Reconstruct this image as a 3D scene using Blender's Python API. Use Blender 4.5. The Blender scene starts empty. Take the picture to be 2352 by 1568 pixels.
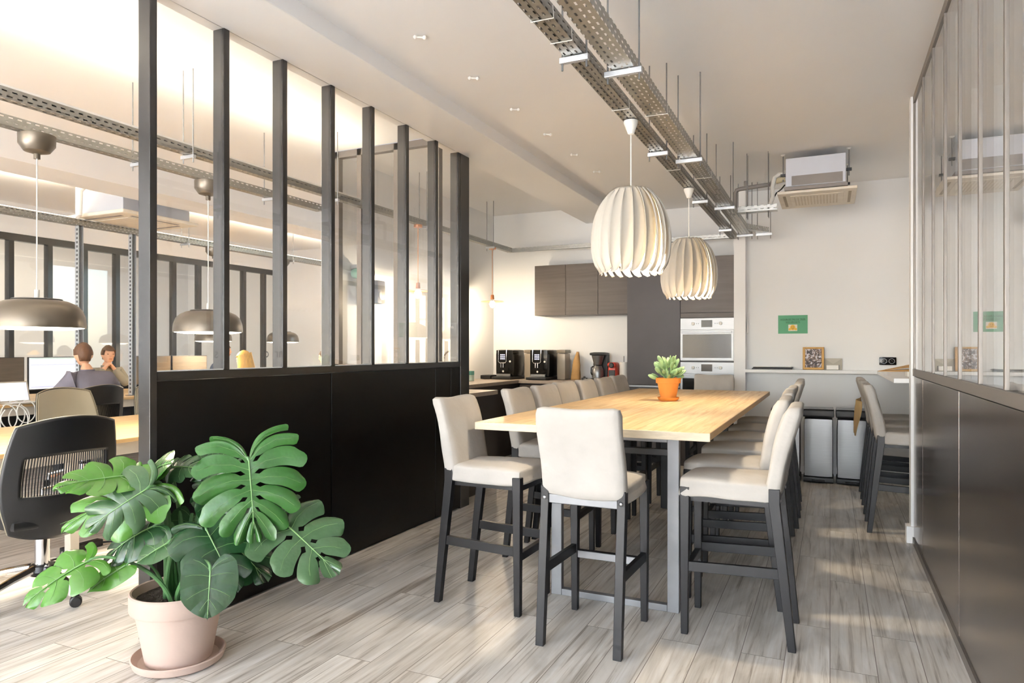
import bpy, bmesh, math, random
from mathutils import Vector, Matrix, noise
random.seed(7)
C = bpy.context.scene
R = math.radians
PI = math.pi

# ------------------------------------------------------------------ camera
cam_d = bpy.data.cameras.new('camera')
cam = bpy.data.objects.new('camera', cam_d)
C.collection.objects.link(cam)
cam.location = (0, 0, 1.35)
cam.rotation_euler = (R(90), 0, R(24.813))
cam_d.sensor_width = 36
cam_d.lens = 1580 / 2352 * 36
cam_d.shift_y = 18 / 2352
cam_d.clip_start = 0.05
C.camera = cam
C.view_settings.view_transform = 'Standard'
C.view_settings.look = 'None'
C.view_settings.gamma = 1
C.view_settings.use_curve_mapping = False
C.view_settings.exposure = 1.62
C.cycles.use_denoising = True
C.cycles.max_bounces = 9
C.cycles.diffuse_bounces = 4
C.cycles.glossy_bounces = 4
C.cycles.transparent_max_bounces = 16
C.cycles.transmission_bounces = 4
C.cycles.caustics_reflective = False
C.cycles.caustics_refractive = False
C.cycles.sample_clamp_indirect = 4

# ------------------------------------------------------------------ world, daylight
w = bpy.data.worlds.new('sky'); C.world = w; w.use_nodes = True
wn = w.node_tree.nodes; wl = w.node_tree.links
bg = wn['Background']
sky = wn.new('ShaderNodeTexSky'); sky.sky_type = 'NISHITA'; sky.sun_disc = False
sky.sun_elevation = R(38); sky.sun_rotation = R(200)
wl.new(sky.outputs[0], bg.inputs[0]); bg.inputs[1].default_value = 0.35

def area(name, loc, rot, sx, sy, power, col, spread=180):
    d = bpy.data.lights.new(name, 'AREA'); d.shape = 'RECTANGLE'; d.size = sx; d.size_y = sy
    d.energy = power; d.color = col; d.spread = R(spread)
    o = bpy.data.objects.new(name, d); C.collection.objects.link(o)
    o.location = loc; o.rotation_euler = rot
    o['kind'] = 'helper'
    return o
def point(name, loc, power, col, r=0.04, parent=None):
    d = bpy.data.lights.new(name, 'POINT'); d.energy = power; d.color = col; d.shadow_soft_size = r
    o = bpy.data.objects.new(name, d); C.collection.objects.link(o); o.location = loc
    if parent: o.parent = parent
    o['kind'] = 'helper'
    return o
DAY = (0.77, 0.87, 1.0); WARM = (1.0, 0.82, 0.58); SOFT = (1.0, 0.84, 0.60)
# daylight through the shop windows in the wall behind the camera
area('window_daylight', (-1.0, -6.45, 1.65), (R(90), 0, 0), 3.6, 2.6, 120, DAY)
area('window_daylight', (-5.5, -6.45, 1.65), (R(90), 0, 0), 3.6, 2.6, 45, DAY)
area('window_daylight', (1.9, -6.45, 1.65), (R(90), 0, 0), 1.9, 2.6, 50, DAY)
area('window_daylight', (-9.8, -6.45, 1.65), (R(90), 0, 0), 4.2, 2.6, 42, DAY)
# sun falling through the street windows onto the floor behind the camera
sd = bpy.data.lights.new('sun', 'SUN'); sd.energy = 95; sd.angle = R(1.0); sd.color = (.95, .97, 1)
so_ = bpy.data.objects.new('sun', sd); C.collection.objects.link(so_); so_.rotation_euler = (R(48), 0, R(-14)); so_['kind'] = 'helper'

# ------------------------------------------------------------------ mesh helpers
class MB:
    def __init__(self): self.v = []; self.f = []; self.m = []; self.mi = 0
    def add(self, vs, fs, M=None):
        o = len(self.v)
        self.v += [tuple(M @ Vector(p)) if M else tuple(p) for p in vs]
        self.f += [tuple(i + o for i in f) for f in fs]; self.m += [self.mi] * len(fs)
        return self
    def box(self, x0, x1, y0, y1, z0, z1, M=None):
        return self.add([(x0,y0,z0),(x1,y0,z0),(x1,y1,z0),(x0,y1,z0),(x0,y0,z1),(x1,y0,z1),(x1,y1,z1),(x0,y1,z1)],
                 [(0,3,2,1),(4,5,6,7),(0,1,5,4),(1,2,6,5),(2,3,7,6),(3,0,4,7)], M)
    def hexa(self, lo, hi):   # two quads of corners
        return self.add(list(lo) + list(hi), [(0,3,2,1),(4,5,6,7),(0,1,5,4),(1,2,6,5),(2,3,7,6),(3,0,4,7)])
    def loft(self, quads):
        vs = [p for q in quads for p in q]; n = len(quads)
        fs = [(0,3,2,1), tuple(4*(n-1)+k for k in range(4))]
        for i in range(n-1):
            for k in range(4): fs.append((4*i+k, 4*i+(k+1) % 4, 4*i+4+(k+1) % 4, 4*i+4+k))
        return self.add(vs, fs)
    def tube(self, pts, r, n=10, caps=True):
        pts = [Vector(p) for p in pts]; rs = r if isinstance(r, (list, tuple)) else [r] * len(pts)
        vs = []; fs = []; prev = None
        for i, p in enumerate(pts):
            t = (pts[min(i+1, len(pts)-1)] - pts[max(i-1, 0)])
            t = t.normalized() if t.length > 1e-9 else Vector((0,0,1))
            if prev is None:
                a = Vector((0,0,1)) if abs(t.z) < .9 else Vector((1,0,0))
                u = t.cross(a).normalized()
            else:
                u = prev - t * prev.dot(t)
                u = u.normalized() if u.length > 1e-6 else t.orthogonal().normalized()
            prev = u; b = t.cross(u)
            for k in range(n):
                a = 2*PI*k/n
                vs.append(p + (u*math.cos(a) + b*math.sin(a)) * rs[i])
        for i in range(len(pts)-1):
            for k in range(n):
                k2 = (k+1) % n
                fs.append((i*n+k, i*n+k2, (i+1)*n+k2, (i+1)*n+k))
        if caps:
            fs.append(tuple(range(n-1, -1, -1))); fs.append(tuple((len(pts)-1)*n + k for k in range(n)))
        return self.add(vs, fs)
    def lathe(self, prof, n=32, c=(0,0,0), M=None):
        vs = []; fs = []
        for r, z in prof:
            for k in range(n):
                a = 2*PI*k/n; vs.append((c[0]+r*math.cos(a), c[1]+r*math.sin(a), c[2]+z))
        for i in range(len(prof)-1):
            for k in range(n):
                k2 = (k+1) % n; fs.append((i*n+k, i*n+k2, (i+1)*n+k2, (i+1)*n+k))
        if prof[0][0] > 1e-6 and prof[-1][0] > 1e-6:      # a ring: close the profile
            L = (len(prof)-1)*n
            for k in range(n): fs.append((L+k, L+(k+1) % n, (k+1) % n, k))
        elif prof[0][0] > 1e-6: fs.append(tuple(range(n-1,-1,-1)))
        elif prof[-1][0] > 1e-6: fs.append(tuple((len(prof)-1)*n+k for k in range(n)))
        return self.add(vs, fs, M)
    def ell(self, c, r, n=12, M=None):
        rr = r if isinstance(r, (tuple, list)) else (r, r, r)
        vs = []; fs = []; m = n
        for i in range(m+1):
            t = PI*i/m
            for k in range(2*n):
                a = PI*k/n
                p = Vector((rr[0]*math.sin(t)*math.cos(a), rr[1]*math.sin(t)*math.sin(a), rr[2]*math.cos(t)))
                if M: p = M @ p
                vs.append((c[0]+p.x, c[1]+p.y, c[2]+p.z))
        for i in range(m):
            for k in range(2*n):
                k2 = (k+1) % (2*n); fs.append((i*2*n+k, (i+1)*2*n+k, (i+1)*2*n+k2, i*2*n+k2))
        return self.add(vs, fs)
    def grid(self, P, nu, nv, closed_u=False):
        vs = [P(i/nu, j/nv) for i in range(nu+1) for j in range(nv+1)]
        fs = [(i*(nv+1)+j, (i+1)*(nv+1)+j, (i+1)*(nv+1)+j+1, i*(nv+1)+j+1) for i in range(nu) for j in range(nv)]
        return self.add(vs, fs)
    def prism(self, poly, d, M=None):   # polygon in xz, thickness along y 0..d
        n = len(poly)
        vs = [(x, 0, z) for x, z in poly] + [(x, d, z) for x, z in poly]
        fs = [tuple(range(n)), tuple(range(2*n-1, n-1, -1))] + [(i, n+i, n+(i+1) % n, (i+1) % n) for i in range(n)]
        return self.add(vs, fs, M)
    def soft(self, c, h, r, n=10, amp=0.0, freq=6, seed=0, warp=None):
        """rounded box with small cloth-like unevenness"""
        h = Vector(h); c = Vector(c); vs = []; fs = []
        inner = Vector([max(a - r, 1e-4) for a in h])
        for ax in range(3):
            for s in (-1, 1):
                o = len(vs); a1, a2 = (ax+1) % 3, (ax+2) % 3
                for i in range(n+1):
                    for j in range(n+1):
                        p = Vector((0,0,0)); p[ax] = s*h[ax]
                        p[a1] = h[a1]*math.tan((2*i/n-1)*.95)/math.tan(.95); p[a2] = h[a2]*math.tan((2*j/n-1)*.95)/math.tan(.95)
                        q = Vector([max(-inner[k], min(inner[k], p[k])) for k in range(3)])
                        d = p - q
                        if d.length > 1e-9: p = q + d.normalized()*r
                        if amp:
                            nn = (p - q).normalized() if d.length > 1e-9 else Vector((0,0,1))
                            p = p + nn * noise.noise((p + c)*freq + Vector((seed, seed*2.3, 0))) * amp
                        if warp: p = Vector(warp(p))
                        vs.append(c + p)
                for i in range(n):
                    for j in range(n):
                        q4 = (o+i*(n+1)+j, o+(i+1)*(n+1)+j, o+(i+1)*(n+1)+j+1, o+i*(n+1)+j+1)
                        fs.append(q4 if s > 0 else q4[::-1])
        return self.add(vs, fs)
    def build(self, name, mat, parent=None, smooth=35, bevel=0, weld=False, solid=0, loc=None):
        me = bpy.data.meshes.new(name); me.from_pydata(self.v, [], self.f)
        ms = mat if isinstance(mat, (list, tuple)) else [mat]
        for x in ms: me.materials.append(x)
        for p, i in zip(me.polygons, self.m): p.material_index = i
        if weld:
            b = bmesh.new(); b.from_mesh(me); bmesh.ops.remove_doubles(b, verts=b.verts, dist=1e-5); b.to_mesh(me); b.free()
        me.validate(); me.update()
        if smooth:
            for p in me.polygons: p.use_smooth = True
            me.set_sharp_from_angle(angle=R(smooth))
        o = bpy.data.objects.new(name, me); C.collection.objects.link(o)
        if parent: o.parent = parent
        if loc: o.location = loc
        if bevel:
            md = o.modifiers.new('bevel', 'BEVEL'); md.width = bevel; md.segments = 2; md.limit_method = 'ANGLE'; md.angle_limit = R(40)
        if solid:
            md = o.modifiers.new('solid', 'SOLIDIFY'); md.thickness = solid; md.offset = 0
        return o
def box(name, x0, x1, y0, y1, z0, z1, mat, parent=None, bevel=0):
    return MB().box(x0, x1, y0, y1, z0, z1).build(name, mat, parent, smooth=0, bevel=bevel)
def tag(o, label=None, cat=None, group=None, kind=None):
    if label: o['label'] = label
    if cat: o['category'] = cat
    if group: o['group'] = group
    if kind: o['kind'] = kind
    return o
def thing(name, label, cat, loc=(0,0,0), rz=0, group=None):
    o = bpy.data.objects.new(name, None); C.collection.objects.link(o)
    o.empty_display_size = .1; o.location = loc; o.rotation_euler = (0, 0, rz)
    return tag(o, label, cat, group)
def copy_tree(o, parent=None):
    c = o.copy(); C.collection.objects.link(c)
    if parent: c.parent = parent
    for ch in list(o.children): copy_tree(ch, c)
    return c
def dup(o, loc, rz, label, group=None):
    c = copy_tree(o); c.location = loc; c.rotation_euler = (0, 0, rz); c['label'] = label
    if group: c['group'] = group
    return c
def struct(name, x0, x1, y0, y1, z0, z1, mat):
    return tag(box(name, x0, x1, y0, y1, z0, z1, mat), kind='structure')

# ------------------------------------------------------------------ materials
def lin(c):
    if isinstance(c, str):
        c = [int(c[i:i+2], 16)/255 for i in (0, 2, 4)]
        c = [x/12.92 if x <= .04045 else ((x+.055)/1.055)**2.4 for x in c]
    return (*c[:3], 1)
def mat(name, col, rough=.5, metal=0, var=.06, scale=8, bump=0, bscale=60, spec=.5, trans=0, stretch=None, emit=None, es=0):
    m = bpy.data.materials.new(name); m.use_nodes = True
    nt = m.node_tree; N = nt.nodes; Lk = nt.links; b = N['Principled BSDF']
    c = lin(col)
    tc = N.new('ShaderNodeTexCoord'); src = tc.outputs['Object']
    if stretch:
        mp = N.new('ShaderNodeMapping'); mp.inputs['Scale'].default_value = stretch; Lk.new(src, mp.inputs[0]); src = mp.outputs[0]
    nz = N.new('ShaderNodeTexNoise'); nz.inputs['Scale'].default_value = scale; nz.inputs['Detail'].default_value = 4
    Lk.new(src, nz.inputs['Vector'])
    mx = N.new('ShaderNodeMix'); mx.data_type = 'RGBA'
    Lk.new(nz.outputs['Fac'], mx.inputs['Factor'])
    mx.inputs['A'].default_value = (*[max(0, x*(1-var*2)) for x in c[:3]], 1); mx.inputs['B'].default_value = (*[min(1, x*(1+var*2)) for x in c[:3]], 1)
    Lk.new(mx.outputs['Result'], b.inputs['Base Color'])
    b.inputs['Roughness'].default_value = rough; b.inputs['Metallic'].default_value = metal
    b.inputs['Specular IOR Level'].default_value = spec
    if bump:
        n2 = N.new('ShaderNodeTexNoise'); n2.inputs['Scale'].default_value = bscale; Lk.new(src, n2.inputs['Vector'])
        bp = N.new('ShaderNodeBump'); bp.inputs['Strength'].default_value = bump; bp.inputs['Distance'].default_value = .01
        Lk.new(n2.outputs['Fac'], bp.inputs['Height']); Lk.new(bp.outputs[0], b.inputs['Normal'])
    if emit:
        b.inputs['Emission Color'].default_value = lin(emit); b.inputs['Emission Strength'].default_value = es
    if trans:
        tr = N.new('ShaderNodeBsdfTranslucent'); Lk.new(mx.outputs['Result'], tr.inputs[0])
        ms = N.new('ShaderNodeMixShader'); ms.inputs[0].default_value = trans
        Lk.new(b.outputs[0], ms.inputs[1]); Lk.new(tr.outputs[0], ms.inputs[2]); Lk.new(ms.outputs[0], N['Material Output'].inputs[0])
    return m
def glass(name, tint=(1,1,1), boost=0.0, rough=0.0):
    """thin window pane: Fresnel mix of clear transmission and mirror reflection"""
    m = bpy.data.materials.new(name); m.use_nodes = True
    nt = m.node_tree; N = nt.nodes; Lk = nt.links; N.remove(N['Principled BSDF'])
    t = N.new('ShaderNodeBsdfTransparent'); t.inputs[0].default_value = (*tint, 1)
    g = N.new('ShaderNodeBsdfGlossy'); g.inputs['Roughness'].default_value = rough; g.inputs[0].default_value = (1,1,1,1)
    lw = N.new('ShaderNodeLayerWeight'); lw.inputs[0].default_value = .5
    pw = N.new('ShaderNodeMath'); pw.operation = 'POWER'; pw.inputs[1].default_value = 5; Lk.new(lw.outputs['Facing'], pw.inputs[0])
    ad = N.new('ShaderNodeMath'); ad.operation = 'MULTIPLY_ADD'; ad.inputs[1].default_value = .96; ad.inputs[2].default_value = .04 + boost; ad.use_clamp = True
    Lk.new(pw.outputs[0], ad.inputs[0])
    ms = N.new('ShaderNodeMixShader'); Lk.new(ad.outputs[0], ms.inputs[0]); Lk.new(t.outputs[0], ms.inputs[1]); Lk.new(g.outputs[0], ms.inputs[2])
    Lk.new(ms.outputs[0], N['Material Output'].inputs[0])
    return m
def emissive(name, col, s):
    m = bpy.data.materials.new(name); m.use_nodes = True
    N = m.node_tree.nodes; b = N['Principled BSDF']
    b.inputs['Base Color'].default_value = (.8,.8,.8,1); b.inputs['Emission Color'].default_value = (*col, 1); b.inputs['Emission Strength'].default_value = s
    return m
def planks(name, c1, c2, cd, along='y', L=1.2, W=.18, rough=.4, streak=1.0, gap=.0016, grain=1.0):
    m = bpy.data.materials.new(name); m.use_nodes = True
    nt = m.node_tree; N = nt.nodes; Lk = nt.links; b = N['Principled BSDF']
    tc = N.new('ShaderNodeTexCoord'); sp = N.new('ShaderNodeSeparateXYZ'); Lk.new(tc.outputs['Object'], sp.inputs[0])
    cb = N.new('ShaderNodeCombineXYZ')
    a, o = ('Y', 'X') if along == 'y' else ('X', 'Y')
    Lk.new(sp.outputs[a], cb.inputs[0]); Lk.new(sp.outputs[o], cb.inputs[1])
    br = N.new('ShaderNodeTexBrick'); Lk.new(cb.outputs[0], br.inputs['Vector'])
    br.inputs['Scale'].default_value = 1; br.inputs['Brick Width'].default_value = L; br.inputs['Row Height'].default_value = W
    br.inputs['Mortar Size'].default_value = gap; br.offset = .37; br.inputs['Bias'].default_value = 0
    br.inputs['Color1'].default_value = (0,0,0,1); br.inputs['Color2'].default_value = (1,1,1,1); br.inputs['Mortar'].default_value = (.5,.5,.5,1)
    # per-plank shift of the grain
    ad = N.new('ShaderNodeVectorMath'); ad.operation = 'MULTIPLY_ADD'
    Lk.new(br.outputs['Color'], ad.inputs[0]); ad.inputs[1].default_value = (17, 5, 31); Lk.new(cb.outputs[0], ad.inputs[2])
    mp = N.new('ShaderNodeMapping'); mp.inputs['Scale'].default_value = (1.1*grain, 30*grain, 1); Lk.new(ad.outputs[0], mp.inputs[0])
    n1 = N.new('ShaderNodeTexNoise'); n1.inputs['Scale'].default_value = 1.0; n1.inputs['Detail'].default_value = 8; n1.inputs['Roughness'].default_value = .62; n1.inputs['Distortion'].default_value = .9
    Lk.new(mp.outputs[0], n1.inputs['Vector'])
    mp2 = N.new('ShaderNodeMapping'); mp2.inputs['Scale'].default_value = (1.3, 5.5, 1); Lk.new(ad.outputs[0], mp2.inputs[0])
    n2 = N.new('ShaderNodeTexNoise'); n2.inputs['Scale'].default_value = 1.0; n2.inputs['Detail'].default_value = 5; n2.inputs['Distortion'].default_value = 1.5
    Lk.new(mp2.outputs[0], n2.inputs['Vector'])
    r1 = N.new('ShaderNodeValToRGB'); r1.color_ramp.elements[0].position = .30; r1.color_ramp.elements[1].position = .66
    r1.color_ramp.elements[0].color = lin(cd); r1.color_ramp.elements[1].color = lin(c1)
    e = r1.color_ramp.elements.new(.46); e.color = lin(c2)
    Lk.new(n1.outputs['Fac'], r1.inputs[0])
    r2 = N.new('ShaderNodeValToRGB'); r2.color_ramp.elements[0].position = .33; r2.color_ramp.elements[1].position = .6
    k = .62 if streak else 1; r2.color_ramp.elements[0].color = (k, k*.98, k*.95, 1); r2.color_ramp.elements[1].color = (1,1,1,1)
    Lk.new(n2.outputs['Fac'], r2.inputs[0])
    mu = N.new('ShaderNodeMix'); mu.data_type = 'RGBA'; mu.blend_type = 'MULTIPLY'; mu.inputs['Factor'].default_value = .8*streak
    Lk.new(r1.outputs[0], mu.inputs['A']); Lk.new(r2.outputs[0], mu.inputs['B'])
    # plank to plank tone
    mt = N.new('ShaderNodeMapRange'); Lk.new(br.outputs['Color'], mt.inputs[0]); mt.inputs[3].default_value = .93; mt.inputs[4].default_value = 1.05
    m3 = N.new('ShaderNodeMix'); m3.data_type = 'RGBA'; m3.blend_type = 'MULTIPLY'; m3.inputs['Factor'].default_value = 1
    Lk.new(mu.outputs['Result'], m3.inputs['A']); Lk.new(mt.outputs[0], m3.inputs['B'])
    m4 = N.new('ShaderNodeMix'); m4.data_type = 'RGBA'; Lk.new(br.outputs['Fac'], m4.inputs['Factor'])
    Lk.new(m3.outputs['Result'], m4.inputs['A']); m4.inputs['B'].default_value = (*[x*.62 for x in lin(cd)[:3]], 1)
    Lk.new(m4.outputs['Result'], b.inputs['Base Color'])
    b.inputs['Roughness'].default_value = rough
    bp = N.new('ShaderNodeBump'); bp.inputs['Strength'].default_value = .08; bp.inputs['Distance'].default_value = .004
    Lk.new(n1.outputs['Fac'], bp.inputs['Height']); Lk.new(bp.outputs[0], b.inputs['Normal'])
    return m
def slotted(name, col, along='y', pitch=.05, band=.03, fill=.5, wide=.30):
    """galvanised steel with rows of punched oval slots"""
    m = mat(name, col, .38, .85, .10, 30)
    nt = m.node_tree; N = nt.nodes; Lk = nt.links; out = N['Material Output']; b = N['Principled BSDF']
    tc = N.new('ShaderNodeTexCoord'); sp = N.new('ShaderNodeSeparateXYZ'); Lk.new(tc.outputs['Object'], sp.inputs[0])
    def M(op, a, bb=None, cc=None):
        n = N.new('ShaderNodeMath'); n.operation = op
        for i, x in enumerate((a, bb, cc)):
            if x is None: continue
            if isinstance(x, (int, float)): n.inputs[i].default_value = x
            else: Lk.new(x, n.inputs[i])
        return n.outputs[0]
    A = sp.outputs['Y' if along == 'y' else 'X']; B = sp.outputs['X' if along == 'y' else 'Y']
    acr = M('ADD', B, sp.outputs['Z'])
    row = M('FLOOR', M('DIVIDE', acr, band))
    fa = M('FRACT', M('ADD', M('DIVIDE', A, pitch), M('MULTIPLY', row, .5)))
    fb = M('FRACT', M('DIVIDE', acr, band))
    ma = M('LESS_THAN', M('ABSOLUTE', M('SUBTRACT', fa, .5)), fill/2)
    mb = M('LESS_THAN', M('ABSOLUTE', M('SUBTRACT', fb, .5)), wide/2)
    hole = M('MULTIPLY', ma, mb)
    t = N.new('ShaderNodeBsdfTransparent'); ms = N.new('ShaderNodeMixShader')
    Lk.new(hole, ms.inputs[0]); Lk.new(b.outputs[0], ms.inputs[1]); Lk.new(t.outputs[0], ms.inputs[2]); Lk.new(ms.outputs[0], out.inputs[0])
    return m

M_wall = mat('white_paint', 'f3f4f5', .75, var=.01, scale=2, bump=.04, bscale=180)
M_ceil = mat('ceiling_paint', 'f6f6f7', .8, var=.01, scale=1.5, bump=.03, bscale=120)
M_trim = mat('trim_paint', 'f5f5f6', .45, var=.01)
M_floor = planks('vinyl_planks', 'f7f4f0', 'e6e0d8', '998d80', 'y', 1.22, .18, .34)
M_part = mat('black_lacquer', '090706', .30, 0, .05, 3, spec=.25)
M_part2 = mat('anthracite_metal', '857a73', .22, .85, .05, 3, spec=.6)
M_frame = mat('dark_frame', '1a1817', .24, 0, .05, 4, spec=.7)
M_frame2 = mat('taupe_frame', '77706a', .4, .2, .03, 4)
M_glass = glass('clear_pane')
M_glassR = glass('mirror_pane', (.96,.97,.97), .10)
M_galv = mat('galvanised', 'a9aaa6', .36, .85, .10, 25)
M_traym = slotted('punched_steel', 'a3a29c', 'y', .05, .026, .52, .34)
M_trayx = slotted('punched_steel_cross', 'b5b6b4', 'x', .055, .030, .5, .36)
M_traytop = mat('pale_steel', 'cfd3d8', .35, .6, .06, 40)
M_table = planks('butcher_block', 'efd6ab', 'e2bd8a', 'c4995f', 'y', 1.6, .09, .40, .35, .0006, 1.3)
M_tedge = mat('table_edge', 'd6c8b0', .55, 0, .12, 14, bump=.15, bscale=40, stretch=(1,1,5))
M_steel = mat('brushed_steel', '8f9092', .40, .9, .05, 6, stretch=(1,1,20))
M_chrome = mat('chrome', 'd8d8da', .08, 1, .01)
M_blackm = mat('black_metal', '17171a', .42, .2, .06, 9)
M_black = mat('black_plastic', '151517', .42, 0, .06, 9)
M_blackg = mat('gloss_black', '0a0909', .14, 0, .04, 9, spec=.3)
M_leg = mat('black_wood_leg', '111115', .42, 0, .10, 12, spec=.35, stretch=(8,8,1))
M_cloth = mat('cream_linen', 'b9b5b0', .92, 0, .06, 9, bump=.25, bscale=30, spec=.1)
M_hoop = mat('raw_steel', '8b8c90', .5, .35, .12, 9)
M_white = mat('white_plastic', 'efece6', .4, 0, .01)
M_kit = mat('grey_woodgrain', '544b45', .45, 0, .22, 3.0, stretch=(.6,.6,9))
M_kitd = mat('dark_cabinet', '292524', .45, 0, .15, 3.0, stretch=(.6,.6,6))
M_tall = mat('slate_laminate', '3d3839', .45, 0, .10, 3.5)
M_worktop = mat('stone_worktop', 'a3968a', .45, 0, .10, 30)
M_terra = mat('terracotta', 'd98a3c', .75, 0, .08, 7)
M_pale = mat('pale_clay', 'c4ada0', .85, 0, .05, 5, bump=.05)
M_soil = mat('potting_soil', '3a322c', .95, 0, .5, 60, bump=1.0, bscale=90)
M_oak = planks('desk_oak', 'd9b98a', 'cfab78', 'b88f5c', 'y', 3, .5, .4, .3, 0, .8)
M_apron = mat('pale_panel', 'cfc6b8', .5)
M_copper = mat('copper', 'cf8a5c', .28, .85, .04)
M_lamp = mat('bronze_enamel', '6b6256', .32, .55, .05, 5)
M_paper = mat('kraft_paper', 'c59a62', .8, 0, .08, 12, bump=.1)
M_tap = mat('taupe_shell', '8f8775', .45, 0, .03)

# ------------------------------------------------------------------ setting: room shell
ZC = 3.112
struct('floor', -12.2, 3.2, -6.8, 10.4, -.1, 0, M_floor)
struct('ceiling', -2.44, 3.2, -6.8, 8.9, ZC, 3.5, M_ceil)
struct('ceiling', -4.3, -2.845, 5.29, 8.9, 3.222, 3.6, M_ceil)
struct('ceiling', -12.2, -2.845, -6.8, 5.21, 3.222, 3.6, M_ceil)
struct('ceiling', -12.2, -4.42, 5.21, 10.4, 3.222, 3.6, M_ceil)
tag(MB().box(-2.93, -2.44, -6.8, 8.68, 3.013, 3.6).build('ceiling_beam', M_ceil, smooth=0, bevel=.006), kind='structure')
struct('ceiling_beam', -6.75, -6.25, -6.8, 10.1, 2.95, 3.4, M_ceil)
struct('wall_back_nook', -.848, 1.1, 8.1, 8.25, 0, 3.2, M_wall)
struct('wall_back_kitchen', -4.42, -.97, 8.68, 8.85, 0, 3.4, M_wall)
struct('wall_between', -.97, -.848, 7.97, 8.85, 0, 3.2, M_trim)
struct('wall_kitchen_left', -4.42, -4.3, 5.21, 8.68, 0, 3.5, M_wall)
struct('wall_nook_right', .95, 1.1, 5.64, 8.1, 0, 3.2, M_wall)
struct('wall_nook_end', .512, 1.1, 5.53, 5.64, 0, ZC, M_trim)
struct('baseboard_nook_end', .485, .56, 5.515, 5.62, 0, .115, M_trim)
struct('wall_far_right', 3.05, 3.2, -6.8, 8.9, 0, 3.2, M_wall)
struct('wall_room_right', 1.1, 3.05, 5.53, 5.64, 0, 3.2, M_wall)
struct('wall_office_end', -12.2, -4.42, 10.1, 10.3, 0, 3.5, M_wall)
struct('wall_office_far', -12.2, -12.05, -6.8, 10.1, 0, 3.5, M_wall)
struct('wall_bulkhead', -9.58, -9.44, -6.6, 10.1, 2.83, 3.23, M_wall)
struct('baseboard_nook', -.848, .95, 8.085, 8.1, 0, .09, M_trim)
# street wall behind the camera with three window openings
for x0, x1 in ((-12.2, -12.0), (-7.6, -7.4), (-3.6, -2.9), (.85, .95), (2.95, 3.2)):
    struct('wall_front', x0, x1, -6.8, -6.6, 0, 3.5, M_wall)
for i, (x0, x1) in enumerate(((-7.4, -3.6), (-2.9, .85), (.95, 2.95), (-12.0, -7.6))):
    struct('wall_front', x0, x1, -6.8, -6.6, 2.9, 3.5, M_wall)
    struct('wall_front', x0, x1, -6.8, -6.6, 0, .25, M_wall)
    g = MB()
    for k in range(4):
        xx = x0 + (x1-x0)*k/3
        g.box(max(x0, xx-.03), min(x1, xx+.03), -6.74, -6.66, .25, 2.9)
    g.box(x0, x1, -6.74, -6.66, 2.2, 2.26)
    wf = tag(g.build('window_%d' % (i+1), M_frame, smooth=0), kind='structure')
    MB().box(x0, x1, -6.705, -6.695, .25, 2.9).build('glass_pane', M_glass, wf, smooth=0)

# ---- left glazed partition
XL = -2.845
pl = bpy.data.objects.new('wall_left', None); C.collection.objects.link(pl); tag(pl, kind='structure')
DP = .078
def post(y0, y1, z0, z1, x0, x1, m, par, nm='post'): return MB().box(x0, x1, y0, y1, z0, z1).build(nm, m, par, smooth=0, bevel=.002)
post(2.177, 2.215, 0, 3.013, XL-DP, XL, M_frame, pl)
mull = [2.604, 3.025, 3.447, 3.864, 4.29, 4.71]
for y in mull: post(y, y+.037, 1.245, 3.013, XL-DP, XL, M_frame, pl, 'mullion')
post(5.075, 5.11, 1.245, 3.013, XL-DP, XL, M_frame, pl, 'mullion')
post(5.115, 5.268, 0, 3.013, XL-DP, XL, M_frame, pl)
MB().box(XL-DP, XL, 2.215, 5.115, 1.203, 1.245).build('rail', M_frame, pl, smooth=0, bevel=.002)
MB().box(XL-DP, XL-.03, 2.215, 5.115, 0, .04).build('bottom_rail', M_part, pl, smooth=0)
for a, b in ((2.217, 3.448), (3.456, 4.706), (4.713, 4.955), (4.96, 5.113)):
    MB().box(XL-DP+.01, XL-.004, a, b, .012, 1.2).build('panel', M_part, pl, smooth=0, bevel=.0015)
ys = [2.215] + mull + [5.075]
for a, b in zip(ys[:-1], ys[1:]):
    MB().box(XL-.012, XL-.006, a+.001, b+.036, 1.245, 3.013).build('glass_pane', M_glass, pl, smooth=0)
    MB().box(XL-.03, XL-.004, a+.038 if a > 2.3 else a, b, 1.243, 1.25).build('glazing_bead', M_trim, pl, smooth=0)

# ---- cross partition between office and kitchen
pk = bpy.data.objects.new('wall_kitchen_front', None); C.collection.objects.link(pk); tag(pk, kind='structure')
YK = 5.25
for x0, x1 in ((-4.3, -4.22), (-4.01, -3.96), (-3.60, -3.54), (-3.18, -3.12), (-2.99, -2.93)):
    post(YK-.03, YK+.03, 0, 3.22, x0, x1, M_frame2, pk)
MB().box(-4.3, -2.93, YK-.03, YK+.03, 3.16, 3.22).build('rail', M_frame2, pk, smooth=0)
MB().box(-4.3, -2.93, YK-.03, YK+.03, 1.16, 1.21).build('rail', M_frame2, pk, smooth=0)
MB().box(-4.3, -2.93, YK-.02, YK+.02, 0, 1.16).build('panel', M_part, pk, smooth=0)
MB().box(-4.22, -2.99, YK-.003, YK+.003, 1.21, 3.16).build('glass_pane', M_glass, pk, smooth=0)

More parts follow.
